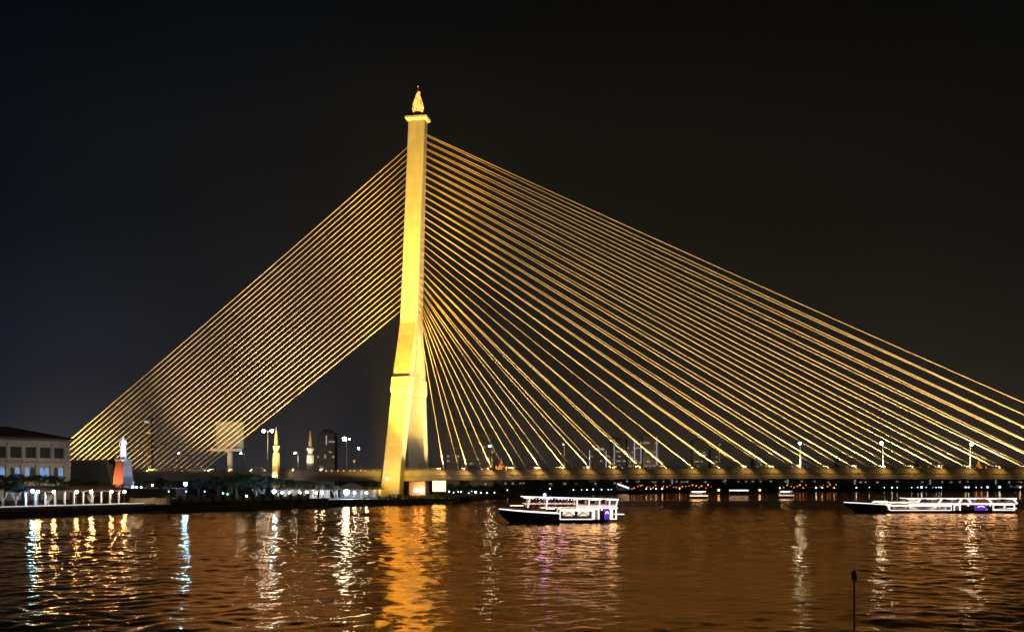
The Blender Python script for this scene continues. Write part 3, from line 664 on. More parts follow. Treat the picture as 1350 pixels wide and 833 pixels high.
# light-wrapped trees
def fairy_tree(label, x, Y, h, seed, group='trees wrapped in string lights'):
    rnd = random.Random(seed); f = thing('fairy_light_tree', label, 'tree', (px(x,Y),Y,2.0), 0, group)
    tr = MB(); tr.smooth = True; fl = MB(); cr = []
    tr.tube([(0,0,0),(0.1,0,h*0.3),(0,0,h*0.45)],[0.26,0.2,0.16],8)
    for k in range(5):
        a = k*1.25+rnd.uniform(-.3,.3); e = Vector((math.cos(a)*h*0.33,math.sin(a)*h*0.33,h*rnd.uniform(0.8,1.0)))
        p0 = Vector((0.05,0,h*0.3)); m_ = (p0+e)/2 + Vector((0,0,-h*0.05)); tr.tube([p0,m_,e],[0.15,0.1,0.04],6)
        for q in range(9):
            f_ = (q+.5)/9; pp = (p0*(1-f_)**2 + m_*2*f_*(1-f_) + e*f_*f_); fl.ball(pp+Vector((rnd.uniform(-.12,.12),-0.16,rnd.uniform(-.1,.1))),0.04,5,4)
    for q in range(10): fl.ball((0.2*math.cos(q*1.9),0.2*math.sin(q*1.9)-0.1,h*0.04*q+0.1),0.04,5,4)
    tr.build('trunk', M['bark'], f); fl.build('string_lights', M['e_fairy'], f)
    c = bpy.data.objects.new('crown', CROWNS[seed%3]); COL.objects.link(c); c.parent = f; c.location = (0,0,h*1.02); c.scale = (h*0.62,h*0.62,h*0.36)
for i,(x,Y,h,lab) in enumerate(((4,bank_ray(4,9.0).y,5.0,'light-wrapped tree at the left edge of the quay'),(21,bank_ray(21,9.0).y,5.0,'brightest light-wrapped tree left of the pavilion'),
   (64,bank_ray(64,10.5).y,3.6,'light-wrapped tree inside the long pavilion near its left end'),(120,bank_ray(120,10.5).y,3.4,'light-wrapped tree behind the largest warm globe'),
   (337,357,4.2,'light-wrapped tree left of the bright blue lamp'),(346,358,4.4,'light-wrapped tree second to the left of the blue lamp'),(381,363,4.2,'light-wrapped tree under the first lamps right of the blue lamp'),
   (394,364,4.0,'light-wrapped tree in the middle of the right pavilion'),(424,366,4.0,'light-wrapped tree at the right end of the right pavilion'),(441,368,3.8,'light-wrapped tree left of the tented pavilion'))):
    fairy_tree(lab, x, Y, h, i+3)

# mansion
def mansion():
    B = Vector((-154.6,358.0)); A = B - Vector((12.9,23.0)).normalized()*38.0; dv = (B-A); L = dv.length; rz = math.atan2(dv.y,dv.x)
    f = thing('mansion','large pale two-storey mansion with a brown hipped roof and blue-lit arches','building',(A.x,A.y,2.0),rz)
    H = 20.8; D = 30.0
    # local x along the facade, facade at y=0 facing -y (the river); house body lies at +y
    bay = 5.5; nb = int(L//bay); x_end = L; x0 = L - nb*bay
    # frame the facade: piers between openings so that windows are recessed
    wl = MB(); Wb = 4.0
    edges = []
    for k in range(nb):
        c = L - 4.2 - bay*k; edges.append((c-Wb/2, c+Wb/2))
    edges.sort()
    def strip(z0,z1): wl.box(0,L,0,0.8,z0,z1)
    strip(17.9,H); strip(12.0,14.3); strip(0,2.0)
    for z0,z1,hw_ in ((14.3,17.9,0),(2.0,12.0,0)):
        xs = 0
        for a,b in edges: wl.box(xs,a,0,0.8,z0,z1); xs = b
        wl.box(xs,L,0,0.8,z0,z1)
    wl.box(L-0.8,L,0.8,D,0,H); wl.box(0,L,D-0.5,D,0,H); wl.box(0,0.6,0.8,D-0.5,0,H)
    wall = wl.build('wall', M['cream'], f)
    MB().box(-0.3,L+0.3,-0.5,-0.003,H-1.1,H-0.6).box(-0.3,L+0.3,-0.35,-0.003,12.2,12.8).build('cornice', M['cream'], wall)
    for k in range(nb+1):
        c = L - 4.2 - bay*k + bay/2
        if 0.4 < c < L-0.4: MB().box(c-0.45,c+0.45,-0.22,-0.004,12.9,H-1.2).build('pilaster', M['cream'], wall)
    for i,(a,b) in enumerate(edges):
        wn = MB().box(a,b,0.62,0.70,14.3,17.9).build('window', M['winglass'], f)
        fr = MB()
        for q in range(5): xx = a+(b-a)*q/4; fr.box(xx-0.07,xx+0.07,0.5,0.61,14.3,17.9)
        fr.box(a,b,0.52,0.60,16.7,16.85); fr.build('frame', M['dark'], wn)
        for q in range(2):
            ar = MB(); w2 = (b-a)/2-0.25; xa = a+0.1+q*((b-a)/2); pts = [(xa,7.2),(xa+w2,7.2)] + [(xa+w2/2+w2/2*math.cos(math.pi*j/10), 9.6+w2*0.9*math.sin(math.pi*j/10)) for j in range(11)]
            ar.add([(p_[0],0.5,p_[1]) for p_ in pts],[tuple(range(len(pts)))])
            lit_ = (i*2+q)%3 != 1; ar.build('lit_arch' if lit_ else 'dark_arch', M['e_arch'] if lit_ else M['winglass'], f)
        MB().box(a,b,0.6,0.7,2.0,12.0).build('arch_backing', M['cream'], f)
    rf = MB(); o = 1.3
    rf.loft([[(-o,-o,H),(L+o,-o,H),(L+o,D+o,H),(-o,D+o,H)],[(-o,-o,H+0.35),(L+o,-o,H+0.35),(L+o,D+o,H+0.35),(-o,D+o,H+0.35)],[(13,D/2-0.3,H+4.4),(L-13,D/2-0.3,H+4.4),(L-13,D/2+0.3,H+4.4),(13,D/2+0.3,H+4.4)]])
    rf.build('roof', M['roof'], f)
    for x_ in (L-4,L-14,L-26):
        spot('beam',(x_,-13,1.0),(x_,0,15),1500,(1.0,0.86,0.74),110,0.8,f,0.4)
mansion()
# grey block and monument
X0,X1 = px(93,402), px(151,402); f = thing('concrete_block','plain dark grey block where the back cables end right of the mansion','building',((X0+X1)/2,402,2.0)); hw = (X1-X0)/2
zt1 = pz(606.5,402)-2; b = MB(); b.loft([[(-hw,0,0),(hw,0,0),(hw,16,0),(-hw,16,0)],[(-hw,0,zt1),(hw-3.6,0,zt1+0.2),(hw-3.6,16,zt1+0.2),(-hw,16,zt1)]]); blk = b.build('wall', M['girder'], f)
b = MB()
for q in range(7): b.box(-hw+0.3,hw-0.3-2.9*(q/7),-0.06,-0.003,1.5+q*1.9,1.62+q*1.9)
b.build('joint', M['quay'], blk)
f = thing('monument','white standing figure on a tall tapering pedestal lit orange on its left face','monument',(px(162.5,330),330,2.0),R(66)); 
zp = pz(604,330)-2; k = 1.0
b = MB(); b.loft([[(-h,-h,z),(h,-h,z),(h,h,z),(-h,h,z)] for z,h in ((0,3.0),(1.2,2.95),(1.25,2.6),(5.0,2.3),(zp-0.9,1.6),(zp-0.85,1.85),(zp-0.3,1.85),(zp-0.25,1.5),(zp,1.5))]); pd = b.build('pedestal', M['stone'], f)
b = MB(); b.add([(-2.35,-2.5,5.0-0.6),(-2.35,2.1,5.0-0.6),(-1.7,1.4,zp-1.2),(-1.7,-1.55,zp-1.2)],[(3,2,1,0)]); b.v = [(x-0.06,y,z) for x,y,z in b.v]
b = MB(); b.loft([[(-2.64,-2.45,1.4),(-2.5,-2.45,1.4),(-2.5,2.45,1.4),(-2.64,2.45,1.4)],[(-1.68,-1.5,zp-1.1),(-1.5,-1.5,zp-1.1),(-1.5,1.5,zp-1.1),(-1.68,1.5,zp-1.1)]]); b.build('orange_face', M['orange'], pd)
# the figure: one skinned body, robed, one arm at the side, one bent
def figure(name, parent, H, z0, mt, rz=0):
    J = [(0,0,0.55,.115),(0,0,0.68,.105),(0,0,0.80,.125),(0,0,0.865,.06),(0,0.012,0.93,.07),(0,0.0,0.985,.05),
         (-.115,0,0.79,.05),(-.15,-.01,0.63,.042),(-.14,.05,0.48,.034),(.115,0,0.79,.05),(.155,.0,0.63,.042),(.12,.11,0.58,.034),
         (-.07,0,0.50,.09),(-.075,0.02,0.28,.075),(-.08,0,0.04,.055),(.07,0,0.50,.09),(.075,0.03,0.28,.075),(.085,0.02,0.04,.055),(-.085,.08,0.02,.04),(.09,.1,0.02,.04)]
    E = [(0,1),(1,2),(2,3),(3,4),(4,5),(2,6),(6,7),(7,8),(2,9),(9,10),(10,11),(0,12),(12,13),(13,14),(0,15),(15,16),(16,17),(14,18),(17,19)]
    me = bpy.data.meshes.new(name); me.from_pydata([(x*H,-y*H,z*H+z0) for x,y,z,r in J],E,[]); o = bpy.data.objects.new(name,me); COL.objects.link(o); o.parent = parent; me.materials.append(mt); o.rotation_euler=(0,0,rz)
    md = o.modifiers.new('skin','SKIN'); 
    for i,j in enumerate(J): me.skin_vertices[0].data[i].radius = (j[3]*H*0.9,j[3]*H*0.8)
    me.skin_vertices[0].data[0].use_root = True
    s2 = o.modifiers.new('sub','SUBSURF'); s2.levels = 2; s2.render_levels = 2; return o
figure('statue', f, pz(575,330)-pz(604,330), zp, M['statue'], R(-66))
b = MB(); Hs = pz(575,330)-pz(604,330)
b.lathe([(0.145*Hs,zp+0.02*Hs),(0.13*Hs,zp+0.25*Hs),(0.115*Hs,zp+0.5*Hs),(0.095*Hs,zp+0.64*Hs)],n=14); b.build('robe', M['statue'], f)
spot('beam',(-10,2,3),(-2,0,9),9000,(1.0,0.62,0.45),50,0.6,f,0.3)
spot('beam',(-9,-9,8),(0,0,17.5),2.4e4,(0.92,0.95,1.0),25,0.6,f,0.3); spot('beam',(2,-12,7),(0,0,14),1.8e3,(0.85,0.85,1.0),60,0.6,f,0.3)
# raised terrace with white edge, planter wall
X0,X1 = px(150,318),px(232,318); f = thing('terrace','raised terrace with a pale edge at the foot of the monument','terrace',((X0+X1)/2,318,2.0)); hw=(X1-X0)/2; zt2 = pz(643,318)-2
MB().box(-hw,hw,0,9,0,zt2-0.3).build('base', M['quay'], f); MB().box(-hw-0.2,hw+0.2,-0.25,9,zt2-0.298,zt2).build('edge', M['white'], f)
b = MB()
for q in range(13):
    xx = -hw+0.4+q*(2*hw-0.8)/12; b.box(xx-0.1,xx+0.1,0.3,0.5,zt2,zt2+1.0)
b.box(-hw,hw,0.32,0.48,zt2+0.9,zt2+1.05); b.build('balustrade', M['stone'], f)
for i,(x,lab) in enumerate(((175.5,'tall white glowing ornament on the terrace beside the pedestal'),(180.5,'low white glowing ornament left in the terrace row'),(186,'low white glowing ornament right in the terrace row'))):
    f = thing('terrace_ornament',lab,'ornament',(px(x,320),320,zt2+2.0)); hh = 2.2 if i == 0 else 0.6
    MB().lathe([(0.30,0),(0.34,hh*0.15),(0.2,hh*0.4),(0.32,hh*0.7),(0.12,hh)],n=12).build('body', M['white'], f); MB().ball((0,-0.5,0.25),0.16).build('uplight', M['e_white'], f)
X0,X1 = px(172,296),px(229,296); f = thing('planter_wall','tan stone planter wall with end piers beside the landing steps','wall',((X0+X1)/2,296.5,2.0)); hw=(X1-X0)/2; zw = pz(656,296)-2
MB().box(-hw,hw,0,0.7,0,zw-0.15).build('wall', M['tan'], f)
for xx in (-hw,0.1,hw): MB().box(xx-0.45,xx+0.45,-0.15,0.85,0,zw+0.1).build('pier', M['tan'], f)
spot('beam',(-2,-6,0.6),(0,0,1),500,(1.0,0.72,0.42),140,0.8,f,0.3)
# slim path lights and the other lamps of the west bank
for i,(x,lab) in enumerate(((222.5,'slim path light left of three on the second quay'),(245.5,'slim path light in the middle of three on the second quay'),(270,'slim path light right of three on the second quay'))):
    Y = 306+i*9; f = thing('path_light',lab,'lamp',(px(x,Y),Y,2.0),0,'slim path lights'); z = pz(648.5,Y)-2
    MB().tube([(0,0,0),(0,0,z)],0.06,6).build('post',M['pole'],f); MB().tube([(0,0,z),(0,0,z+0.45)],0.1,8).build('lamp',M['e_farblue'],f)
globe_lamp('bright cyan lamp on a pole among the trees right of the monument',244.5,637.5,330,0.5,'e_blue','park lamps of the west bank')
globe_lamp('small white lamp low on the lawn right of the cyan lamp',201,639,335,0.18,'e_white','park lamps of the west bank')
globe_lamp('brilliant blue lamp below the larger golden spire',361.5,647.5,346,0.52,'e_blue','park lamps of the west bank')
for i,(x,y,lab) in enumerate(((294,650,'green uplight under the planting at the left'),(300,651,'green uplight under the planting at the right'))):
    globe_lamp(lab,x,y,342,0.28,'e_green','green uplights')
for i,(x,y,lab) in enumerate(((321,653.5,'left lamp of a low pair under the trees'),(325,653.5,'right lamp of a low pair under the trees'))):
    globe_lamp(lab,x,y,338,0.16,'e_warm','low pair of lamps')
pavilion('open waterfront pavilion with white posts right of the blue lamp',366,432,368,2.1,5.3,6.6,8,4.5,M['roofdark'],M['white'])
f = pavilion('tented pavilion with a steep blue-lit roof beside the brightest quay lamp',444,477,372,2.1,5.2,8.0,4,8.0,M['roofdark'],M['white'],4.3,'tent_pavilion')
pavilion('small lit kiosk between the tented pavilion and the near pylon leg',481,501,378,2.1,5.2,6.2,4,4.0,M['roofdark'],M['white'],1.0,'kiosk')
G2 = 'lamps along the right pavilions'
for i,(x,m,r,lab) in enumerate(((372,'e_white',0.34,'first white lamp right of the blue lamp'),(381.5,'e_white',0.30,'second white lamp right of the blue lamp'),(395.5,'e_white',0.30,'third white lamp right of the blue lamp'),
   (405,'e_white',0.30,'fourth white lamp right of the blue lamp'),(417,'e_white',0.27,'fifth white lamp right of the blue lamp'),(425,'e_white',0.27,'sixth white lamp right of the blue lamp'),
   (457,'e_cool',0.85,'brilliant white lamp in front of the tented pavilion'),(467.5,'e_white',0.30,'white lamp just right of the brilliant lamp'),(483,'e_white',0.34,'white lamp at the kiosk near the pylon'))):
    globe_lamp(lab,x,649.5 if i != 6 else 648.5,364,r,m,G2)
# rubble and mooring piles at the pylon foot
rb = MB(); rnd = random.Random(5)
for i in range(90):
    u = rnd.random(); x = -40+u*19+rnd.uniform(-1,1); y = 362+u*22+rnd.uniform(-0.5,2.2); r_ = rnd.uniform(0.4,1.0); rb.ball((x,y,rnd.uniform(0.2,2.0)),r_,6,4,0.7)
tag(rb.build('rubble',M['rock']),'heap of dark stones along the water below the pylon','stones',kind='stuff')
f = thing('mooring_dolphin','cluster of dark wooden mooring piles standing in the water before the pylon','mooring piles',(px(526,357),357,0))
for i,(x,y0,dy) in enumerate(((513,651,0),(518.5,652,1.2),(525.5,651,0.4),(527,652,2.0),(533.5,651.5,0.3),(539,651.5,1.6))):
    MB().tube([(px(x,357)-px(526,357),dy,-0.6),(px(x,357)-px(526,357),dy,pz(y0,357))],0.22,8).build('pile',M['pile'],f)
b = MB(); xa,xb = px(513,357)-px(526,357),px(539,357)-px(526,357); b.bar((xa,-0.25,pz(652,357)),(xb,-0.25,pz(652,357)),0.2,0.25); b.bar((xa+1.5,-0.25,pz(657,357)),(xa+3.8,-0.25,pz(657,357)),0.2,0.2); b.build('crossbeam',M['pile'],f)
# small tethered boat right of the pylon foot
f = thing('moored_boat','small moored boat lying below the square light panel','boat',(px(583,377),377,0.0)); 
b = MB(); b.loft([[(x,-w_,0.8+s_),(x,-w_*0.7,-0.2),(x,w_*0.7,-0.2),(x,w_,0.8+s_)] for x,w_,s_ in ((-3.6,0.1,0.5),(-2.4,0.8,0.2),(0,1.1,0),(2.6,1.0,0.1),(3.6,0.8,0.3))]); b.build('hull',M['boatwhite'],f)
b = MB(); b.box(-0.8,1.6,-0.7,0.7,1.9,2.0); 
for xx in (-0.7,1.5):
    for yy in (-0.6,0.6): b.bar((xx,yy,0.7),(xx,yy,1.9),0.08,0.08)
b.build('canopy',M['teak'],f)

# ------------------------------------------------------------------ cruise boats
def cruise(name, label, loc, rz, L, beam, hull_st, d):
    f = thing(name, label, 'boat', loc, rz, 'illuminated cruise boats'); hb = beam/2
    h = MB(); h.smooth = False
    h.loft([[(x,-w_,zs),(x,-w_*0.82,zb+(zs-zb)*0.35),(x,-w_*0.5,zb),(x,w_*0.5,zb),(x,w_*0.82,zb+(zs-zb)*0.35),(x,w_,zs)] for x,w_,zs,zb in hull_st]); hull = h.build('hull', M['hull'], f)
    def line(pts, m='e_strip', t_=0.16, nm='light_strip', par=None, both=True):
        for sy in ((-1,1) if both else (-1,)):
            b = MB()
            for (xa,ya,za),(xb,yb,zb_) in zip(pts[:-1],pts[1:]): b.bar((xa,sy*ya,za),(xb,sy*yb,zb_),t_*0.7,t_)
            b.build(nm, M[m], par or f)
    # light line along the gunwale from the bow
    bow = [(x,w_+0.08,zs+0.05) for x,w_,zs,zb in hull_st if x <= d['gun']]
    line(bow, 'e_strip', d['t'], 'gunwale_light', hull)
    # decks
    x0,x1 = d['lower']; zl0,zl1 = d['lz']; u0,u1 = d['upper']; zu0,zu1 = d['uz']; dr = d['droop']
    MB().box(x0-0.5,d['stern'],-hb+0.15,hb-0.15,zl1,zl1+0.12).build('upper_floor', M['boatwhite'], f)
    MB().box(x0,d['stern']-1,-hb+0.2,hb-0.2,zl0-0.1,zl0).build('lower_floor', M['teak'], f)
    MB().box(d['cabin'][0]+0.5,d['cabin'][1]-0.5,-0.06,0.06,zl0,zl1-0.01).build('bulkhead', M['boatwhite'], f)
    rf = MB(); rf.loft([[(u0-0.3,-hb,zu1),(u0-0.3,hb,zu1),(u0-0.3,hb,zu1+0.2),(u0-0.3,-hb,zu1+0.2)],[(u1,-hb,zu1-dr),(u1,hb,zu1-dr),(u1,hb,zu1+0.2-dr),(u1,-hb,zu1+0.2-dr)]]); roof = rf.build('roof', M['boatwhite'], f)
    line([(u0-0.3,hb+0.06,zu1+0.1),(u1,hb+0.06,zu1+0.1-dr)],'e_strip',d['t']*1.15,'roof_light',roof)
    MB().bar((u0-0.42,-hb,zu1+0.1),(u0-0.42,hb,zu1+0.1),0.1,d['t']).build('roof_light',M['e_strip'],roof)
    for i in range(6):
        xx = u0+1+(u1-u0-2)*i/5; MB().box(xx-1.2,xx+1.2,-hb+0.5,-hb+0.9,zu1-dr*(xx-u0)/(u1-u0)-0.1,zu1-dr*(xx-u0)/(u1-u0)-0.004).build('ceiling_lamp',M['e_ceilp'] if i in d['purple_lamps'] else M['e_ceil'],roof)
    # upper pillars: lit, slightly raked; glazing bars
    for xp, slant in d['pillars']:
        zt3 = zu1-dr*(xp-u0)/(u1-u0)
        for sy in (-1,1):
            MB().bar((xp-slant,sy*(hb-0.1),zu0),(xp,sy*(hb-0.1),zt3),0.16,d['pw']).build('pillar',M['boatwhite'],f)
            MB().bar((xp-slant,sy*(hb+0.02),zu0),(xp,sy*(hb+0.02),zt3),0.06,d['pw']*0.7).build('pillar_light',M['e_pillar'],f)
    # solid skirt of the upper deck in the glazed part, rails in the open part
    sk = d['skirt']
    for sy in (-1,1):
        MB().box(sk[0],sk[1],sy*(hb-0.12)-0.05,sy*(hb-0.12)+0.05,zu0-0.05,zu0+d['skh']).build('side_panel',M['boatwhite'],f)
        MB().box(sk[0],sk[1],sy*(hb-0.05)-0.03,sy*(hb-0.05)+0.03,zu0+d['skh']*0.35,zu0+d['skh']*0.8).build('panel_glow',M['e_pillar'],f)  # glow added so the white panel reads as brightly lit
        MB().bar((u0-0.2,sy*(hb-0.02),zu0+0.97*d['rs']),(sk[0],sy*(hb-0.02),zu0+0.97*d['rs']),0.05,0.07).build('rail_light',M['e_stripw'],f)
        r = MB()
        for hh in (0.35,0.65,0.95): r.bar((u0-0.2,sy*(hb-0.12),zu0+hh*d['rs']),(sk[0],sy*(hb-0.12),zu0+hh*d['rs']),0.05,0.05)
        n_ = int((sk[0]-u0)/1.2)
        for i in range(n_+1): xx = u0+(sk[0]-u0)*i/max(1,n_); r.bar((xx,sy*(hb-0.12),zu0),(xx,sy*(hb-0.12),zu0+0.95*d['rs']),0.05,0.05)
        r.build('railing',M['teak'],f)
    line([(d['edge'][0],hb+0.02,zl1+0.06),(d['edge'][1],hb+0.02,zl1+0.06)],'e_strip',d['t']*1.1,'deck_edge_light')
    if d.get('edgew'): line([(d['edgew'][0],hb-0.3,d['edgew'][2]),(d['edgew'][1],hb-0.3,d['edgew'][2])],'e_stripw',d['t'],'deck_edge_light')
    # seats and tables upstairs (dark shapes in the openings)
    for i in range(d['nseat']):
        xx = u0+1.2+(u1-u0-2.4)*i/(d['nseat']-1)
        for yy in (-hb+0.9,hb-0.9):
            b = MB(); b.box(xx-0.22,xx+0.22,yy-0.22,yy+0.22,zu0+0.4,zu0+0.46); b.box(xx+0.17,xx+0.22,yy-0.22,yy+0.22,zu0+0.46,zu0+0.95)
            for q in (-.18,.18): b.box(xx+q-0.03,xx+q+0.03,yy-.2,yy-.14,zu0,zu0+.4); b.box(xx+q-0.03,xx+q+0.03,yy+.14,yy+.2,zu0,zu0+.4)
            b.build('seat',M['seat'],f)
            if i%2 == 0:
                b = MB(); b.box(xx+0.5,xx+1.2,yy-0.35,yy+0.35,zu0+0.68,zu0+0.74); b.box(xx+0.8,xx+0.9,yy-0.05,yy+0.05,zu0,zu0+0.68); b.build('table',M['boatwhite'],f)
    # lower cabin: white walls with real window openings, doors and panels
    for sy in (-1,1):
        yw0,yw1 = sy*(hb-0.06)-0.05, sy*(hb-0.06)+0.05
        wl = MB(); a,b_ = d['cabin']; zc0,zc1 = zl0-0.05,zl1-0.002; wz0,wz1 = d['wz']
        wl.box(a,b_,yw0,yw1,zc0,wz0); wl.box(a,b_,yw0,yw1,wz1,zc1); xs = a
        for w0,w1 in d['windows']: wl.box(xs,w0,yw0,yw1,wz0,wz1); xs = w1
        wl.box(xs,b_,yw0,yw1,wz0,wz1); cab = wl.build('cabin_wall',M['boatwhite'],f)
        MB().bar((a,sy*(hb+0.03),(wz1+zc1)/2),(b_,sy*(hb+0.03),(wz1+zc1)/2),0.05,(zc1-wz1)*0.55).build('fascia_light',M['e_strip'],cab)
        yo = sy*(hb+0.02)
        fr = MB()
        fr.bar((a,yo,zc0+0.05),(b_,yo,zc0+0.05),0.05,d['t']*0.9); fr.bar((a,yo,zc0),(a-d['rake'],yo,zc1),0.05,d['t']*0.9); fr.bar((b_,yo,zc0),(b_,yo,zc1),0.05,d['t']*0.9)
        fr.build('cabin_light',M['e_strip'],cab)
        for w0,w1 in d['windows']:
            gl = MB(); gl.bar((w0+0.1,sy*(hb-0.06),wz0+0.02),((w0+w1)/2,sy*(hb-0.06),wz1-0.1),0.04,0.2); gl.bar(((w0+w1)/2,sy*(hb-0.06),wz1-0.1),(w1-0.1,sy*(hb-0.06),wz0+0.02),0.04,0.2); gl.build('window_brace',M['boatwhite'],cab)
        for x_a,x_b in d['doors']:
            dm = MB()
            for xx in (x_a,x_b): dm.box(xx-0.12,xx+0.12,sy*(hb-0.02)-0.05,sy*(hb-0.02)+0.05,zc0,zc1)
            dm.box(x_a,x_b,sy*(hb-0.02)-0.05,sy*(hb-0.02)+0.05,zc1-0.22,zc1-0.01); dm.build('door_light',M['e_strip'],f)
            MB().box(x_a+0.13,x_b-0.13,sy*(hb-0.2)-0.03,sy*(hb-0.2)+0.03,zc0,zc1-0.25).build('door',M['boatwhite'],f)
        for x_a,x_b in d['wood']: MB().box(x_a,x_b,sy*(hb-0.08)-0.04,sy*(hb-0.08)+0.04,zc0,zc1).build('wood_panel',M['teak'],f)
        x_a,x_b = d['sign']; sg_ = MB().box(x_a,x_b,sy*(hb-0.05)-0.04,sy*(hb-0.05)+0.04,zc0,zc1).build('purple_sign',M['purple'],f)
        e = MB(); c_ = (x_a+x_b)/2; w_ = (x_b-x_a)*0.28; pts = [(c_+w_*math.cos(math.pi*j/8),sy*(hb+0.02),zc0+(zc1-zc0)*(0.5+0.22*math.sin(math.pi*j/8))) for j in range(9)]
        for p_,q_ in zip(pts[:-1],pts[1:]): e.bar(p_,q_,0.03,0.14)
        e.build('emblem',M['e_stripw'],sg_)
        x_a,x_b = d['sternbox']; s_ = MB()
        for xx in (x_a,x_b): s_.box(xx-0.14,xx+0.14,sy*(hb-0.02)-0.05,sy*(hb-0.02)+0.05,zc0,zc1)
        s_.box(x_a,x_b,sy*(hb-0.02)-0.05,sy*(hb-0.02)+0.05,zc1-0.2,zc1-0.01); s_.box(x_a,x_b,sy*(hb-0.02)-0.05,sy*(hb-0.02)+0.05,zc0,zc0+0.2); s_.build('stern_light',M['e_strip'],f)
    for x_a,x_b in d['wood']:
        MB().ball(((x_a+x_b)/2,-hb-0.12,zl1-0.25),0.1,8,6).build('warm_fill_bulb',M['e_warmbulb'],f)  # small lamp added only to brighten the wood panel
    for i in range(int((sk[0]-u0)/0.7)):
        MB().ball((u0+0.3+i*0.7,-hb-0.05,zu1-0.28-dr*(0.3+i*0.7)/(u1-u0)),0.055,6,4).build('bulb',M['e_warmbulb' if i%3 else 'e_bulbp'],f)
    for i in range(6):
        xx = x0+1+(d['stern']-2-x0)*i/5; MB().box(xx-0.9,xx+0.9,-1.4,-0.7,zl1-0.1,zl1-0.004).build('ceiling_lamp',M['e_ceil'],f)
    x_a,x_b,za = d['platform']; pf = MB().box(x_a,x_b,-hb+0.3,hb-0.3,za-0.15,za).build('stern_platform',M['boatwhite'],f)
    MB().box(x_a+0.3,x_b,-hb+0.2,-hb+0.3,za-0.12,za+0.05).build('platform_light',M['e_strip'],pf)
    MB().bar((d['foredeck'][0],-hb*0.45,d['foredeck'][2]),(d['foredeck'][1],-hb*0.55,d['foredeck'][2]),0.12,d['t']).build('bow_rail_light',M['e_stripw'],f)
    b = MB(); 
    for i in range(5): xx = d['foredeck'][0]+(d['foredeck'][1]-d['foredeck'][0])*i/4; b.bar((xx,-hb*0.5,d['foredeck'][2]-1.0),(xx,-hb*0.5,d['foredeck'][2]),0.06,0.06)
    b.build('bow_rail',M['teak'],f)
    return f
b1 = cruise('cruise_boat','nearer cruise boat with dark bow and white lights turned slightly towards the camera',(px(658,222),222,0),R(4.5),26.5,5.0,
  [(0.0,0.15,2.95,2.0),(1.2,0.9,2.85,0.9),(2.6,1.6,2.7,-0.3),(5.5,2.2,2.45,-0.4),(9.0,2.45,2.2,-0.4),(13,2.5,2.0,-0.4),(13.3,2.5,0.75,-0.4),(20,2.5,0.7,-0.3),(24.0,2.4,0.9,0.35),(25.2,2.2,1.0,0.6)],
  dict(gun=13.0,t=0.15,lower=(10,24),lz=(0.8,3.15),upper=(5.4,25.6),uz=(3.3,5.6),droop=0.6,stern=25.6,purple_lamps=(1,2),pillars=((6.5,0.5),(10.3,0.3),(16.7,0.0),(19.3,-0.0),(21.6,0.0),(23.8,0.0),(25.5,0.35)),pw=0.42,
   skirt=(16.6,25.3),skh=0.6,rs=0.9,edge=(16.6,25.6),edgew=(9.0,16.6,3.25),nseat=15,cabin=(13.0,20.0),rake=-0.0,wz=(1.5,2.4),windows=((13.6,16.2),(16.8,19.4)),doors=((20.4,21.4),),wood=((21.5,22.6),),sign=(22.7,23.7),
   sternbox=(24.0,25.2),platform=(24.6,27.0,1.9),foredeck=(2.3,5.2,3.75)))
b2 = cruise('cruise_boat','farther long cruise boat with a low straight white-lit bow at the right',(px(1113,284),284,0),R(0.5),46.5,5.6,
  [(0.0,0.15,2.85,2.1),(1.5,0.9,2.75,1.2),(3.5,1.7,2.68,-0.3),(7.0,2.4,2.5,-0.4),(10.6,2.75,2.25,-0.4),(11.0,2.75,0.75,-0.4),(28,2.8,0.7,-0.4),(42,2.7,0.75,-0.3),(46.2,2.5,0.9,0.1)],
  dict(gun=10.7,t=0.16,lower=(11,45),lz=(0.75,2.35),upper=(17.0,46.6),uz=(2.5,3.9),droop=0.0,stern=46.2,purple_lamps=(),pillars=((20.0,1.0),(26.0,1.0),(31.5,1.0),(33.3,-0.8),(39.0,-0.8),(45.8,-1.0)),pw=0.7,
   skirt=(20.0,46.0),skh=0.32,rs=0.75,edge=(17.0,46.2),edgew=(8.6,20.0,2.85),nseat=22,cabin=(11.8,28.6),rake=1.1,wz=(1.0,1.75),windows=((12.4,16.4),(16.9,20.6),(21.1,24.6),(25.1,28.1)),doors=((29.4,31.0),),wood=((31.4,35.0),(38.6,40.0)),sign=(35.2,38.4),
   sternbox=(40.2,46.0),platform=(44.0,46.8,1.3),foredeck=(7.6,11.5,3.2)))
spot('beam',(9.5,-1.5,5.9),(9.0,-9,0),260,(0.35,0.25,1.0),100,0.7,b1,0.3)
f_ = MB().ball((9.7,-2.3,6.1),0.32,10,6); f_.build('purple_lamp',emis('purple_lamp',(0.45,0.35,1.0),7),b1)

cloth = [mat('dark_cloth',(0.05,0.05,0.07),0.9), mat('red_cloth',(0.3,0.06,0.05),0.9), mat('pale_cloth',(0.5,0.45,0.4),0.9)]
cr_, sr_ = math.cos(R(4.5)), math.sin(R(4.5))
for i,(lx,ly) in enumerate(((6.9,-1.9),(7.9,-2.0),(8.8,-1.2),(9.3,-2.05),(11.1,-2.0),(11.9,-1.7),(12.6,-2.05),(13.7,-1.9),(14.6,-2.05),(15.8,-1.6))):
    p = figure('person', None, 1.66, 0, cloth[i%3], R(20*i)); p.location = (px(658,222)+cr_*lx-sr_*ly, 222+sr_*lx+cr_*ly, 3.275)
    tag(p, 'passenger standing along the open upper deck of the nearer cruise boat', 'person', 'passengers on the nearer cruise boat')

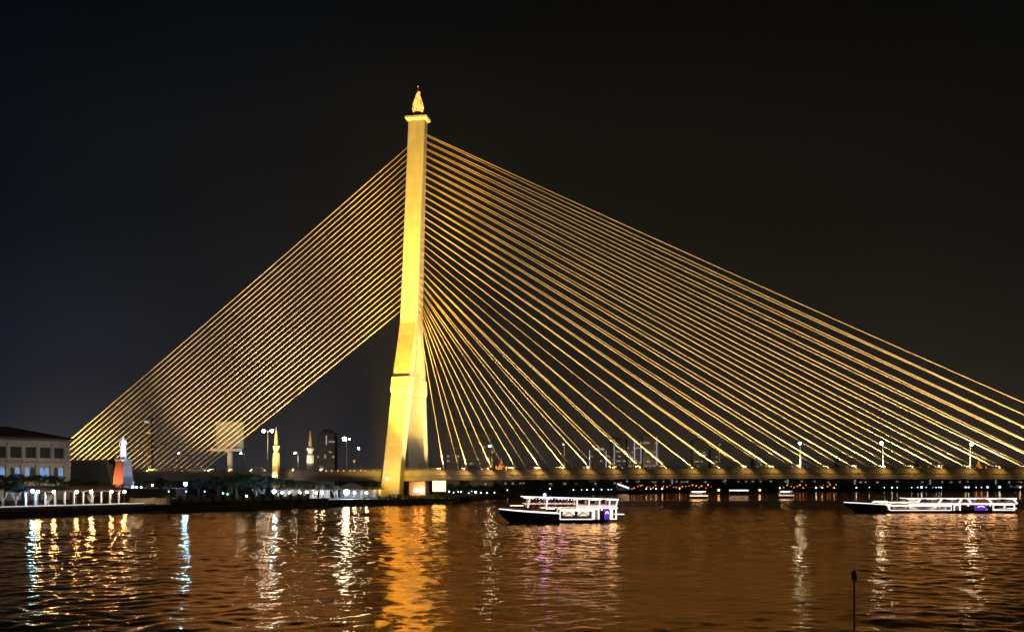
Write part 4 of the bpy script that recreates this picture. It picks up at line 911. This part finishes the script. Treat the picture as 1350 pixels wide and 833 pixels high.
# ------------------------------------------------------------------ small craft and far shore
def small_boat(label, x, ywl, Lpx, m, tall=True, color='e_far'):
    Y = CAMZ*FPX/(ywl-HZ); L = Lpx*Y/FPX; f = thing('small_boat', label, 'boat', (px(x,Y),Y,0), R(3)); hw = L/2
    b = MB(); b.loft([[(xx,-w_,zs),(xx,-w_*0.6,-0.2),(xx,w_*0.6,-0.2),(xx,w_,zs)] for xx,w_,zs in ((-hw,0.2,1.3),(-hw*0.6,1.5,1.0),(0,1.7,0.9),(hw*0.9,1.5,1.0),(hw,1.2,1.1))]); b.build('hull',M[m],f)
    MB().box(-hw*0.7,hw*0.75,-1.5,1.5,3.0,3.15).build('roof',M['boatwhite'],f)
    b = MB()
    for q in range(5):
        for yy in (-1.35,1.35): xx = -hw*0.65+q*hw*1.35/4; b.bar((xx,yy,0.9),(xx,yy,3.0),0.12,0.12)
    b.build('post',M['boatwhite'],f)
    b = MB(); b.bar((-hw*0.7,-1.55,3.1),(hw*0.75,-1.55,3.1),0.1,0.3); b.bar((-hw*0.9,-1.65,1.15),(hw*0.95,-1.65,1.15),0.1,0.3); b.build('light_strip',M['e_stripw'] if x < 1000 else M['e_pillar'],f)
    MB().box(-hw*0.5,hw*0.5,-0.4,0.4,2.8,2.95).build('ceiling_lamp',M['e_ceil'],f)
    return f
small_boat('small white-lit ferry beyond the bridge right of the nearer cruise boat',920,656.5,26,'hull')
small_boat('dim small boat with scattered white lamps beyond the bridge mid river',1035,656,22,'hull')
# floating pier with a bright bar
Y = 560.0; f = thing('floating_pier','floating pier roofed by one straight white light bar beyond the bridge','pier',(px(973,Y),Y,0))
hw = 12.5*Y/FPX; zb = pz(646,Y); MB().box(-hw,hw,-2,2,-0.3,0.5).build('pontoon',M['quay'],f); MB().box(-hw,hw,-2,2,zb,zb+0.25).build('roof',M['boatwhite'],f)
MB().box(-hw,hw,-2.1,-2.01,zb-0.35,zb+0.3).build('light_bar',M['e_strip'],f)
b = MB()
for xx in (-hw+0.3,-0.2,hw-0.3): b.bar((xx,-1.6,0.5),(xx,-1.6,zb),0.2,0.2)
b.build('post',M['boatwhite'],f)
for x,y,lab in ((947,645,'orange-lit raft left of the floating pier'),(1001,646,'orange-lit raft right of the floating pier')):
    Y = 590.0; f = thing('lit_raft',lab,'raft',(px(x,Y),Y,0)); MB().box(-2.4,2.4,-1.5,1.5,-0.3,0.5).build('deck',M['teak'],f)
    MB().lathe([(2.2,2.8),(1.3,3.6),(0.1,4.4)],n=4).build('roof',M['teak'],f); b = MB()
    for xx in (-1.5,1.5): b.bar((xx,-1.2,0.5),(xx,-1.2,2.9),0.12,0.12); b.bar((xx,1.2,0.5),(xx,1.2,2.9),0.12,0.12)
    b.build('post',M['teak'],f); MB().ball((0,-1.2,2.2),0.55).build('lamp',emis('raft_lamp',(1.0,0.55,0.2),8),f)

# dark planting on the far bank
def bank_pt(x):       # far-bank depth for a photo column
    pts = [(590,430),(640,470),(723,560),(886,640),(1118,700),(1441,740),(1700,760)]
    for (a,ya),(b,yb) in zip(pts[:-1],pts[1:]):
        if a <= x <= b: return ya+(yb-ya)*(x-a)/(b-a)
    return 760
rnd = random.Random(11); tl = MB()
for i in range(15000):
    x = rnd.uniform(588,1500); Y = bank_pt(x)+rnd.uniform(12,34); hump = 0.55+0.45*math.sin(x*0.09)*math.sin(x*0.037+1)+0.25*math.sin(x*0.31)
    top = (4.0 if x > 800 else 6.0)*max(0.25,hump); p = Vector((px(x,Y),Y,2.0+top*rnd.random()**0.8))
    a = Vector((rnd.gauss(0,1),rnd.gauss(0,1),rnd.gauss(0,1))).normalized(); b = a.orthogonal().normalized(); s_ = rnd.uniform(0.35,0.9)
    tl.add([p-a*s_,p-b*s_*0.6,p+a*s_,p+b*s_*0.6],[(0,1,2,3)])
tag(tl.build('undergrowth',M['leaf']),'dark band of trees and bushes along the far shore','undergrowth',kind='stuff')
# far shore lamps
def shore_lamp(label, x, y, m, rp, group):
    y += random.uniform(-1.3,1.3); Y = bank_pt(x)+random.uniform(3,14); z = pz(y,Y); f = thing('shore_lamp',label,'lamp',(px(x,Y),Y,2.0),0,group)
    MB().tube([(0,0,-0.1),(0,0,max(0.4,z-2.0))],0.08,5).build('pole',M['pole'],f); MB().ball((0,0,max(0.4,z-2.0)),rp*Y/FPX*random.uniform(0.55,1.1),8,5).build('globe',M[m],f)
L1 = [(592,647,1),(598,648,1.1),(604,647.5,.9),(608,649,1.6),(618,649,1.2),(622,647.5,1),(627,648.5,1.6),(634,648.5,1.3),(642,650,1),(652,648,1.2),(669,646.5,1.0),(640,637.5,.8)]
for i,(x,y,r_) in enumerate(L1): shore_lamp('%s lamp from the pylon in the far shore row left of the nearer boat' % WORDS[i],x,y,'e_farblue' if i%3 else 'e_far',r_*0.75,'far shore lamps near the pylon')
L2 = [(725,644,1.1),(756,648,.8),(767,650,.8),(774,649,.8),(782,644,1.3),(793,647,1.5),(802,649,1.1),(806,648.5,1.0)]
for i,(x,y,r_) in enumerate(L2): shore_lamp('%s lamp from the left in the row showing above the nearer cruise boat' % WORDS[i],x,y,'e_farblue' if i > 3 else 'e_far',r_*0.75,'far shore lamps above the nearer boat')
L3 = [(1129,647,1.2),(1146,650,.6),(1166,648.5,.8),(1176,649,1),(1183,653,.9),(1202,653,.8),(1210,652.5,1),(1215,650,2.0),(1221,647,1),(1230,648,.8),(1234,648,.8),(1238,648,.8),(1241,653,1.3),(1273,653.5,1.2),(1277,653.5,1.2),(1287,652.5,1),(1294,654,.9),(1302,653.5,1.4),(1318,653,2.1)]
for i,(x,y,r_) in enumerate(L3): shore_lamp('%s lamp from the left in the bluish row above the farther cruise boat' % WORDS[i],x,y,'e_farblue' if i not in (0,1) else 'e_far',r_*0.75,'far shore lamps above the farther boat')
L4 = [(852,648,1),(858,648,.8),(865,648,.8),(873,648.5,1.1),(896,646,.7),(1028,649,1.2),(1076,651,1.6),(1084,650,1.0),(1100,652,.8),(1345,654,1.6)]
for i,(x,y,r_) in enumerate(L4): shore_lamp('%s lamp from the left in the sparse low row under the main span' % WORDS[i],x,y,'e_far',r_*0.75,'sparse lamps under the main span')
k = 0
for (xa,xb,st) in ((832,868,4.0),(875,942,4.2),(1034,1066,4.2),(1082,1112,4.2)):
    x = xa
    while x < xb and k < 39:
        shore_lamp('%s orange lamp from the left in the long sodium row on the far shore' % WORDS[k],x+rnd.uniform(-1,1),641+rnd.uniform(-2.2,2.2),'e_sodium',rnd.uniform(0.55,1.0),'orange sodium lamps on the far shore'); x += st; k += 1
# bright tent at the end of the far row
Y = 620.0; f = thing('white_tent','bright white pointed tent on the far shore right of the nearer boat','tent',(px(822,Y),Y,2.0)); zc = pz(641,Y)-2
b = MB(); b.loft([[(-3.6,-2,zc+1.2),(3.2,-2,zc-1.4),(3.2,2,zc-1.4),(-3.6,2,zc+1.2)],[(-3.6,-0.2,zc+1.9),(3.2,-0.2,zc-0.5),(3.2,0.2,zc-0.5),(-3.6,0.2,zc+1.9)]]); b.build('canopy',emis('tent_glow',(0.95,0.9,1.0),2.2),f)
b = MB(); b.bar((-3.3,0,0),(-3.3,0,zc+1.2),0.2,0.2); b.bar((3,0,0),(3,0,max(0.3,zc-1.4)),0.2,0.2); b.build('post',M['pole'],f)
# long low sheds on the far shore
for x0,x1,Y,y0,lab,cm in ((598,650,520,650,'long low pale shed behind the white lamp row','stone'),(655,690,560,651,'low shed left of the nearer cruise boat bow','stone'),(1335,1352,735,652,'pale lit shed at the right edge','white')):
    f = thing('shore_shed',lab,'shed',(px((x0+x1)/2,Y),Y,2.0)); hw=(x1-x0)/2*Y/FPX; h = max(1.8,pz(y0,Y)-2)
    MB().box(-hw,hw,0,5,0,h).build('wall',M[cm],f); MB().loft([[(-hw-.4,-.5,h),(hw+.4,-.5,h),(hw+.4,5.5,h),(-hw-.4,5.5,h)],[(-hw-.4,2.4,h+1.2),(hw+.4,2.4,h+1.2),(hw+.4,2.6,h+1.2),(-hw-.4,2.6,h+1.2)]]).build('roof',M['roofdark'],f)

# ------------------------------------------------------------------ city towers
WINM = {}
for key in ('e_win','e_winc'):
    for wv,hv in ((1.5,1.1),): WINM[key] = MB().box(-wv/2,wv/2,-0.06,0,0,hv).mesh('window', M[key])
def city_tower(label, x0, x1, ytop, Y, nwin, seed, m='tower', steps=(), neon=(), bands=True, zbase=2.0, group='city buildings beyond the river', wscale=1.0, roofbox=True):
    rnd = random.Random(seed); hw = (x1-x0)/2*Y/FPX; H = pz(ytop,Y)-zbase; D = min(2*hw,30)
    f = thing('city_tower',label,'building',(px((x0+x1)/2,Y),Y,zbase),0,group); b = MB().box(-hw,hw,0,D,0,H)
    for (a,c,yt) in steps: b.box((a-(x0+x1)/2)*Y/FPX,(c-(x0+x1)/2)*Y/FPX,2,D-2,H,pz(yt,Y)-zbase)
    wall = b.build('wall',M[m],f); fl = 3.4*wscale
    if H > 18: spot('facade_fill',(0,-H*0.9,6),(0,0,H*0.55),4*H*H,(1.0,0.78,0.55),110,0.8,f,1.0)  # unseen spot added to lift the dark facade against the sky
    if bands:
        bd = MB(); z = fl
        while z < H-1: bd.box(-hw-0.15,hw+0.15,-0.35,-0.003,z-0.35,z+0.35); z += fl*1.5
        bd.build('floor_band',M['band'],wall)
    if roofbox: MB().box(-hw*0.4,hw*0.3,D*0.3,D*0.7,H,H+3).build('roof_plant',M[m],wall)
    for i in range(nwin):
        key = 'e_win' if rnd.random() < 0.7 else 'e_winc'; o = bpy.data.objects.new('lit_window',WINM[key]); COL.objects.link(o); o.parent = f
        nx = max(2,int(2*hw/2.4)); cx_ = -hw+1.0+rnd.randrange(nx)*(2*hw-2.0)/max(1,nx-1); cz = fl*(rnd.randrange(max(1,int(H/fl)-1))+0.35)+0.9
        if 'clear' and H > 14: cz = max(cz, 10.5) if rnd.random() < 0.85 else cz
        o.location = (cx_,-0.37,cz); o.scale = (rnd.uniform(0.7,1.5)*wscale,1,wscale*rnd.uniform(0.8,1.2))
    for (x_,w_,ya,yb) in neon:
        za,zb = pz(ya,Y)-zbase, pz(yb,Y)-zbase; xx = (x_-(x0+x1)/2)*Y/FPX; ww = w_*Y/FPX/2
        MB().box(xx-ww,xx+ww,-0.6,-0.38,min(za,zb),max(za,zb)).build('neon_strip',M['e_neon'],f)
    return f
CT = [
 ('dark slab block with floor bands just right of the pylon',608,651,567,640,12,'tower',((608,620,563),(628,651,564)),(),1.0),
 ('dark narrow tower between the pylon and the slab block',589,606,548,760,6,'tower',((592,600,543),),(),1.0),
 ('unlit tower with scattered windows left of the tall bright street lamp',418,441,570,900,9,'tower',((424,436,567),),((430.3,1.2,574,586),(428.8,0.9,599,604)),1.3),
 ('neon-outlined building between two groups of cables',776,800,591,1150,6,'tower',(),((777.3,1.0,593,614),(799,1.0,594,614),(790,13,590.6,593)),1.6),
 ('left tower of the lit cluster behind the cables',806,824,579,1250,20,'tower2',((810,820,576),),((809.8,0.9,579,613),),1.7),
 ('middle tower of the lit cluster behind the cables',827,846,577,1300,26,'tower',((831,842,574),),((836.5,1.2,577,611),(845,0.9,582,611)),1.7),
 ('right tower of the lit cluster behind the cables',848,869,574,1280,26,'tower2',((852,866,572),),((865.6,0.9,575,613),),1.7),
 ('dark broad tower right of the lit cluster',914,934,580,1300,10,'tower',((918,930,577),),((926,10,599,600.2),),1.7),
 ('low dark tower right of the unlit street lamp',937,952,592,1200,6,'tower2',(),(),1.6),
 ('low tower with a lit crown left of the middle street lamp',994,1012,603,1200,8,'tower',(),((1003,0.9,603,614),),1.6),
 ('small dark tower at the middle of the main span',1106,1124,600,1250,5,'tower2',(),(),1.6),
 ('small dark tower right of the second street lamp',1212,1228,606,1250,5,'tower',(),(),1.6)]
for i,(lab,x0,x1,yt,Y,nw,m,stp,neon,ws) in enumerate(CT): city_tower(lab,x0,x1,yt,Y,nw,i+20,m,stp,neon,wscale=ws,zbase=2.0 if Y < 1000 else 2.0)
# low city under the deck line
k = 0; x = 792; LOWL = []
while x < 1345:
    wpx = rnd.uniform(16,34); Y = rnd.uniform(880,1080); yt = rnd.uniform(619,633)
    city_tower('%s low dark building from the left in the row seen under the main span' % WORDS[k],x,x+wpx,yt,Y,rnd.randrange(1,5),100+k,'tower' if k%2 else 'tower2',(),((x+wpx*0.6,0.8,yt+1,638),) if k%3 == 0 else (),False,2.0,'low city buildings under the main span',1.2,False)
    x += wpx+rnd.uniform(-1,5); k += 1
x = 660
while x < 790:
    wpx = rnd.uniform(18,34); city_tower('%s low unlit building from the left behind the nearer cruise boat' % WORDS[k-k+int((x-660)//17)],x,x+wpx,rnd.uniform(632,637),rnd.uniform(760,860),2,300+int(x),'tower',(),(),False,2.0,'low unlit buildings behind the nearer boat',1.0,False); x += wpx+2
# two far lit windows of a tower behind back cables
city_tower('faint tall tower with two lit signs behind the back cables',189.5,199,550,760,3,501,'tower',(),((193.8,6.5,554.5,557.5),(196,4.5,569.5,571.5)),wscale=1.2)
# golden chedi
def chedi(label, x, ytop, ybase, Y):
    H = pz(ytop,Y)-pz(ybase,Y); zb = pz(ybase,Y); f = thing('temple_spire',label,'temple',(px(x,Y),Y,2.0)); z0 = zb-2.0
    MB().box(-0.5*H,0.5*H,-0.4*H,0.4*H,0,z0).build('terrace',M['stone'],f)
    MB().lathe([(0.42*H,z0),(0.42*H,z0+0.1*H),(0.33*H,z0+0.13*H),(0.30*H,z0+0.25*H),(0.22*H,z0+0.38*H),(0.10*H,z0+0.48*H),(0.12*H,z0+0.52*H),(0.05*H,z0+0.72*H),(0.01*H,z0+H)],n=14).build('bell',M['gold'],f)
    for sx in (-1,1): MB().lathe([(0.09*H,z0),(0.08*H,z0+0.2*H),(0.01*H,z0+0.36*H)],(sx*0.42*H,-0.3*H,0),8).build('corner_spire',M['gold'],f)
    spot('beam',(-0.8*H,-1.0*H,z0),(0,0,z0+0.4*H),900*H*H/12,(1.0,0.45,0.14),75,0.6,f,0.4); spot('beam',(0.8*H,-1.0*H,z0),(0,0,z0+0.4*H),700*H*H/12,(1.0,0.45,0.14),75,0.6,f,0.4)
chedi('glowing golden temple spire above the railing near the right end',1290,602.5,620,800); chedi('dim reddish temple spire above the railing right of the dark slab block',661,603,619,800)

# foreground marker pole
Y = 60.0; f = thing('marker_pole','thin dark purple pole with a small lantern standing in the near water','pole',(px(1126,Y),Y,0)); z = pz(748,Y)
MB().tube([(0,0,-0.8),(0,0,z-0.75)],[0.055,0.045],8).build('pole',M['magenta'],f)
MB().lathe([(0.10,z-0.75),(0.16,z-0.7),(0.15,z-0.35),(0.19,z-0.3),(0.05,z-0.12)],n=10).build('lantern',M['magenta'],f)
MB().ball((0,0,z-0.08),0.09).build('lamp',emis('marker_glow',(0.5,0.12,0.8),0.12),f)

# haze
HAZE = 0.00008
if HAZE:
    m = bpy.data.materials.new('haze_air'); m.use_nodes = True; nt = m.node_tree; nt.nodes.clear(); o_ = nt.nodes.new('ShaderNodeOutputMaterial'); v = nt.nodes.new('ShaderNodeVolumePrincipled')
    v.inputs['Color'].default_value = (0.9,0.9,0.92,1); v.inputs['Density'].default_value = HAZE; v.inputs['Anisotropy'].default_value = 0.2
    nt.links.new(v.outputs[0], o_.inputs['Volume'])
    hz = MB().box(-2600,2600,-400,2700,-1.9,175).build('haze', m); tag(hz, 'thin night haze over the river', 'haze', kind='stuff')

# ------------------------------------------------------------------ render settings
scene.view_settings.view_transform = 'Standard'; scene.view_settings.look = 'None'; scene.view_settings.exposure = 0.0; scene.view_settings.gamma = 1.0
c = scene.cycles; c.use_denoising = True
try: c.denoiser = 'OPENIMAGEDENOISE'
except Exception: pass
c.use_adaptive_sampling = False; c.denoising_input_passes = 'RGB_ALBEDO_NORMAL'; c.denoising_prefilter = 'ACCURATE'
c.max_bounces = 5; c.diffuse_bounces = 2; c.glossy_bounces = 3; c.transmission_bounces = 2; c.volume_bounces = 0
c.sample_clamp_indirect = 4.0; c.sample_clamp_direct = 0.0; c.caustics_reflective = False; c.caustics_refractive = False; c.use_light_tree = True; c.filter_width = 1.6
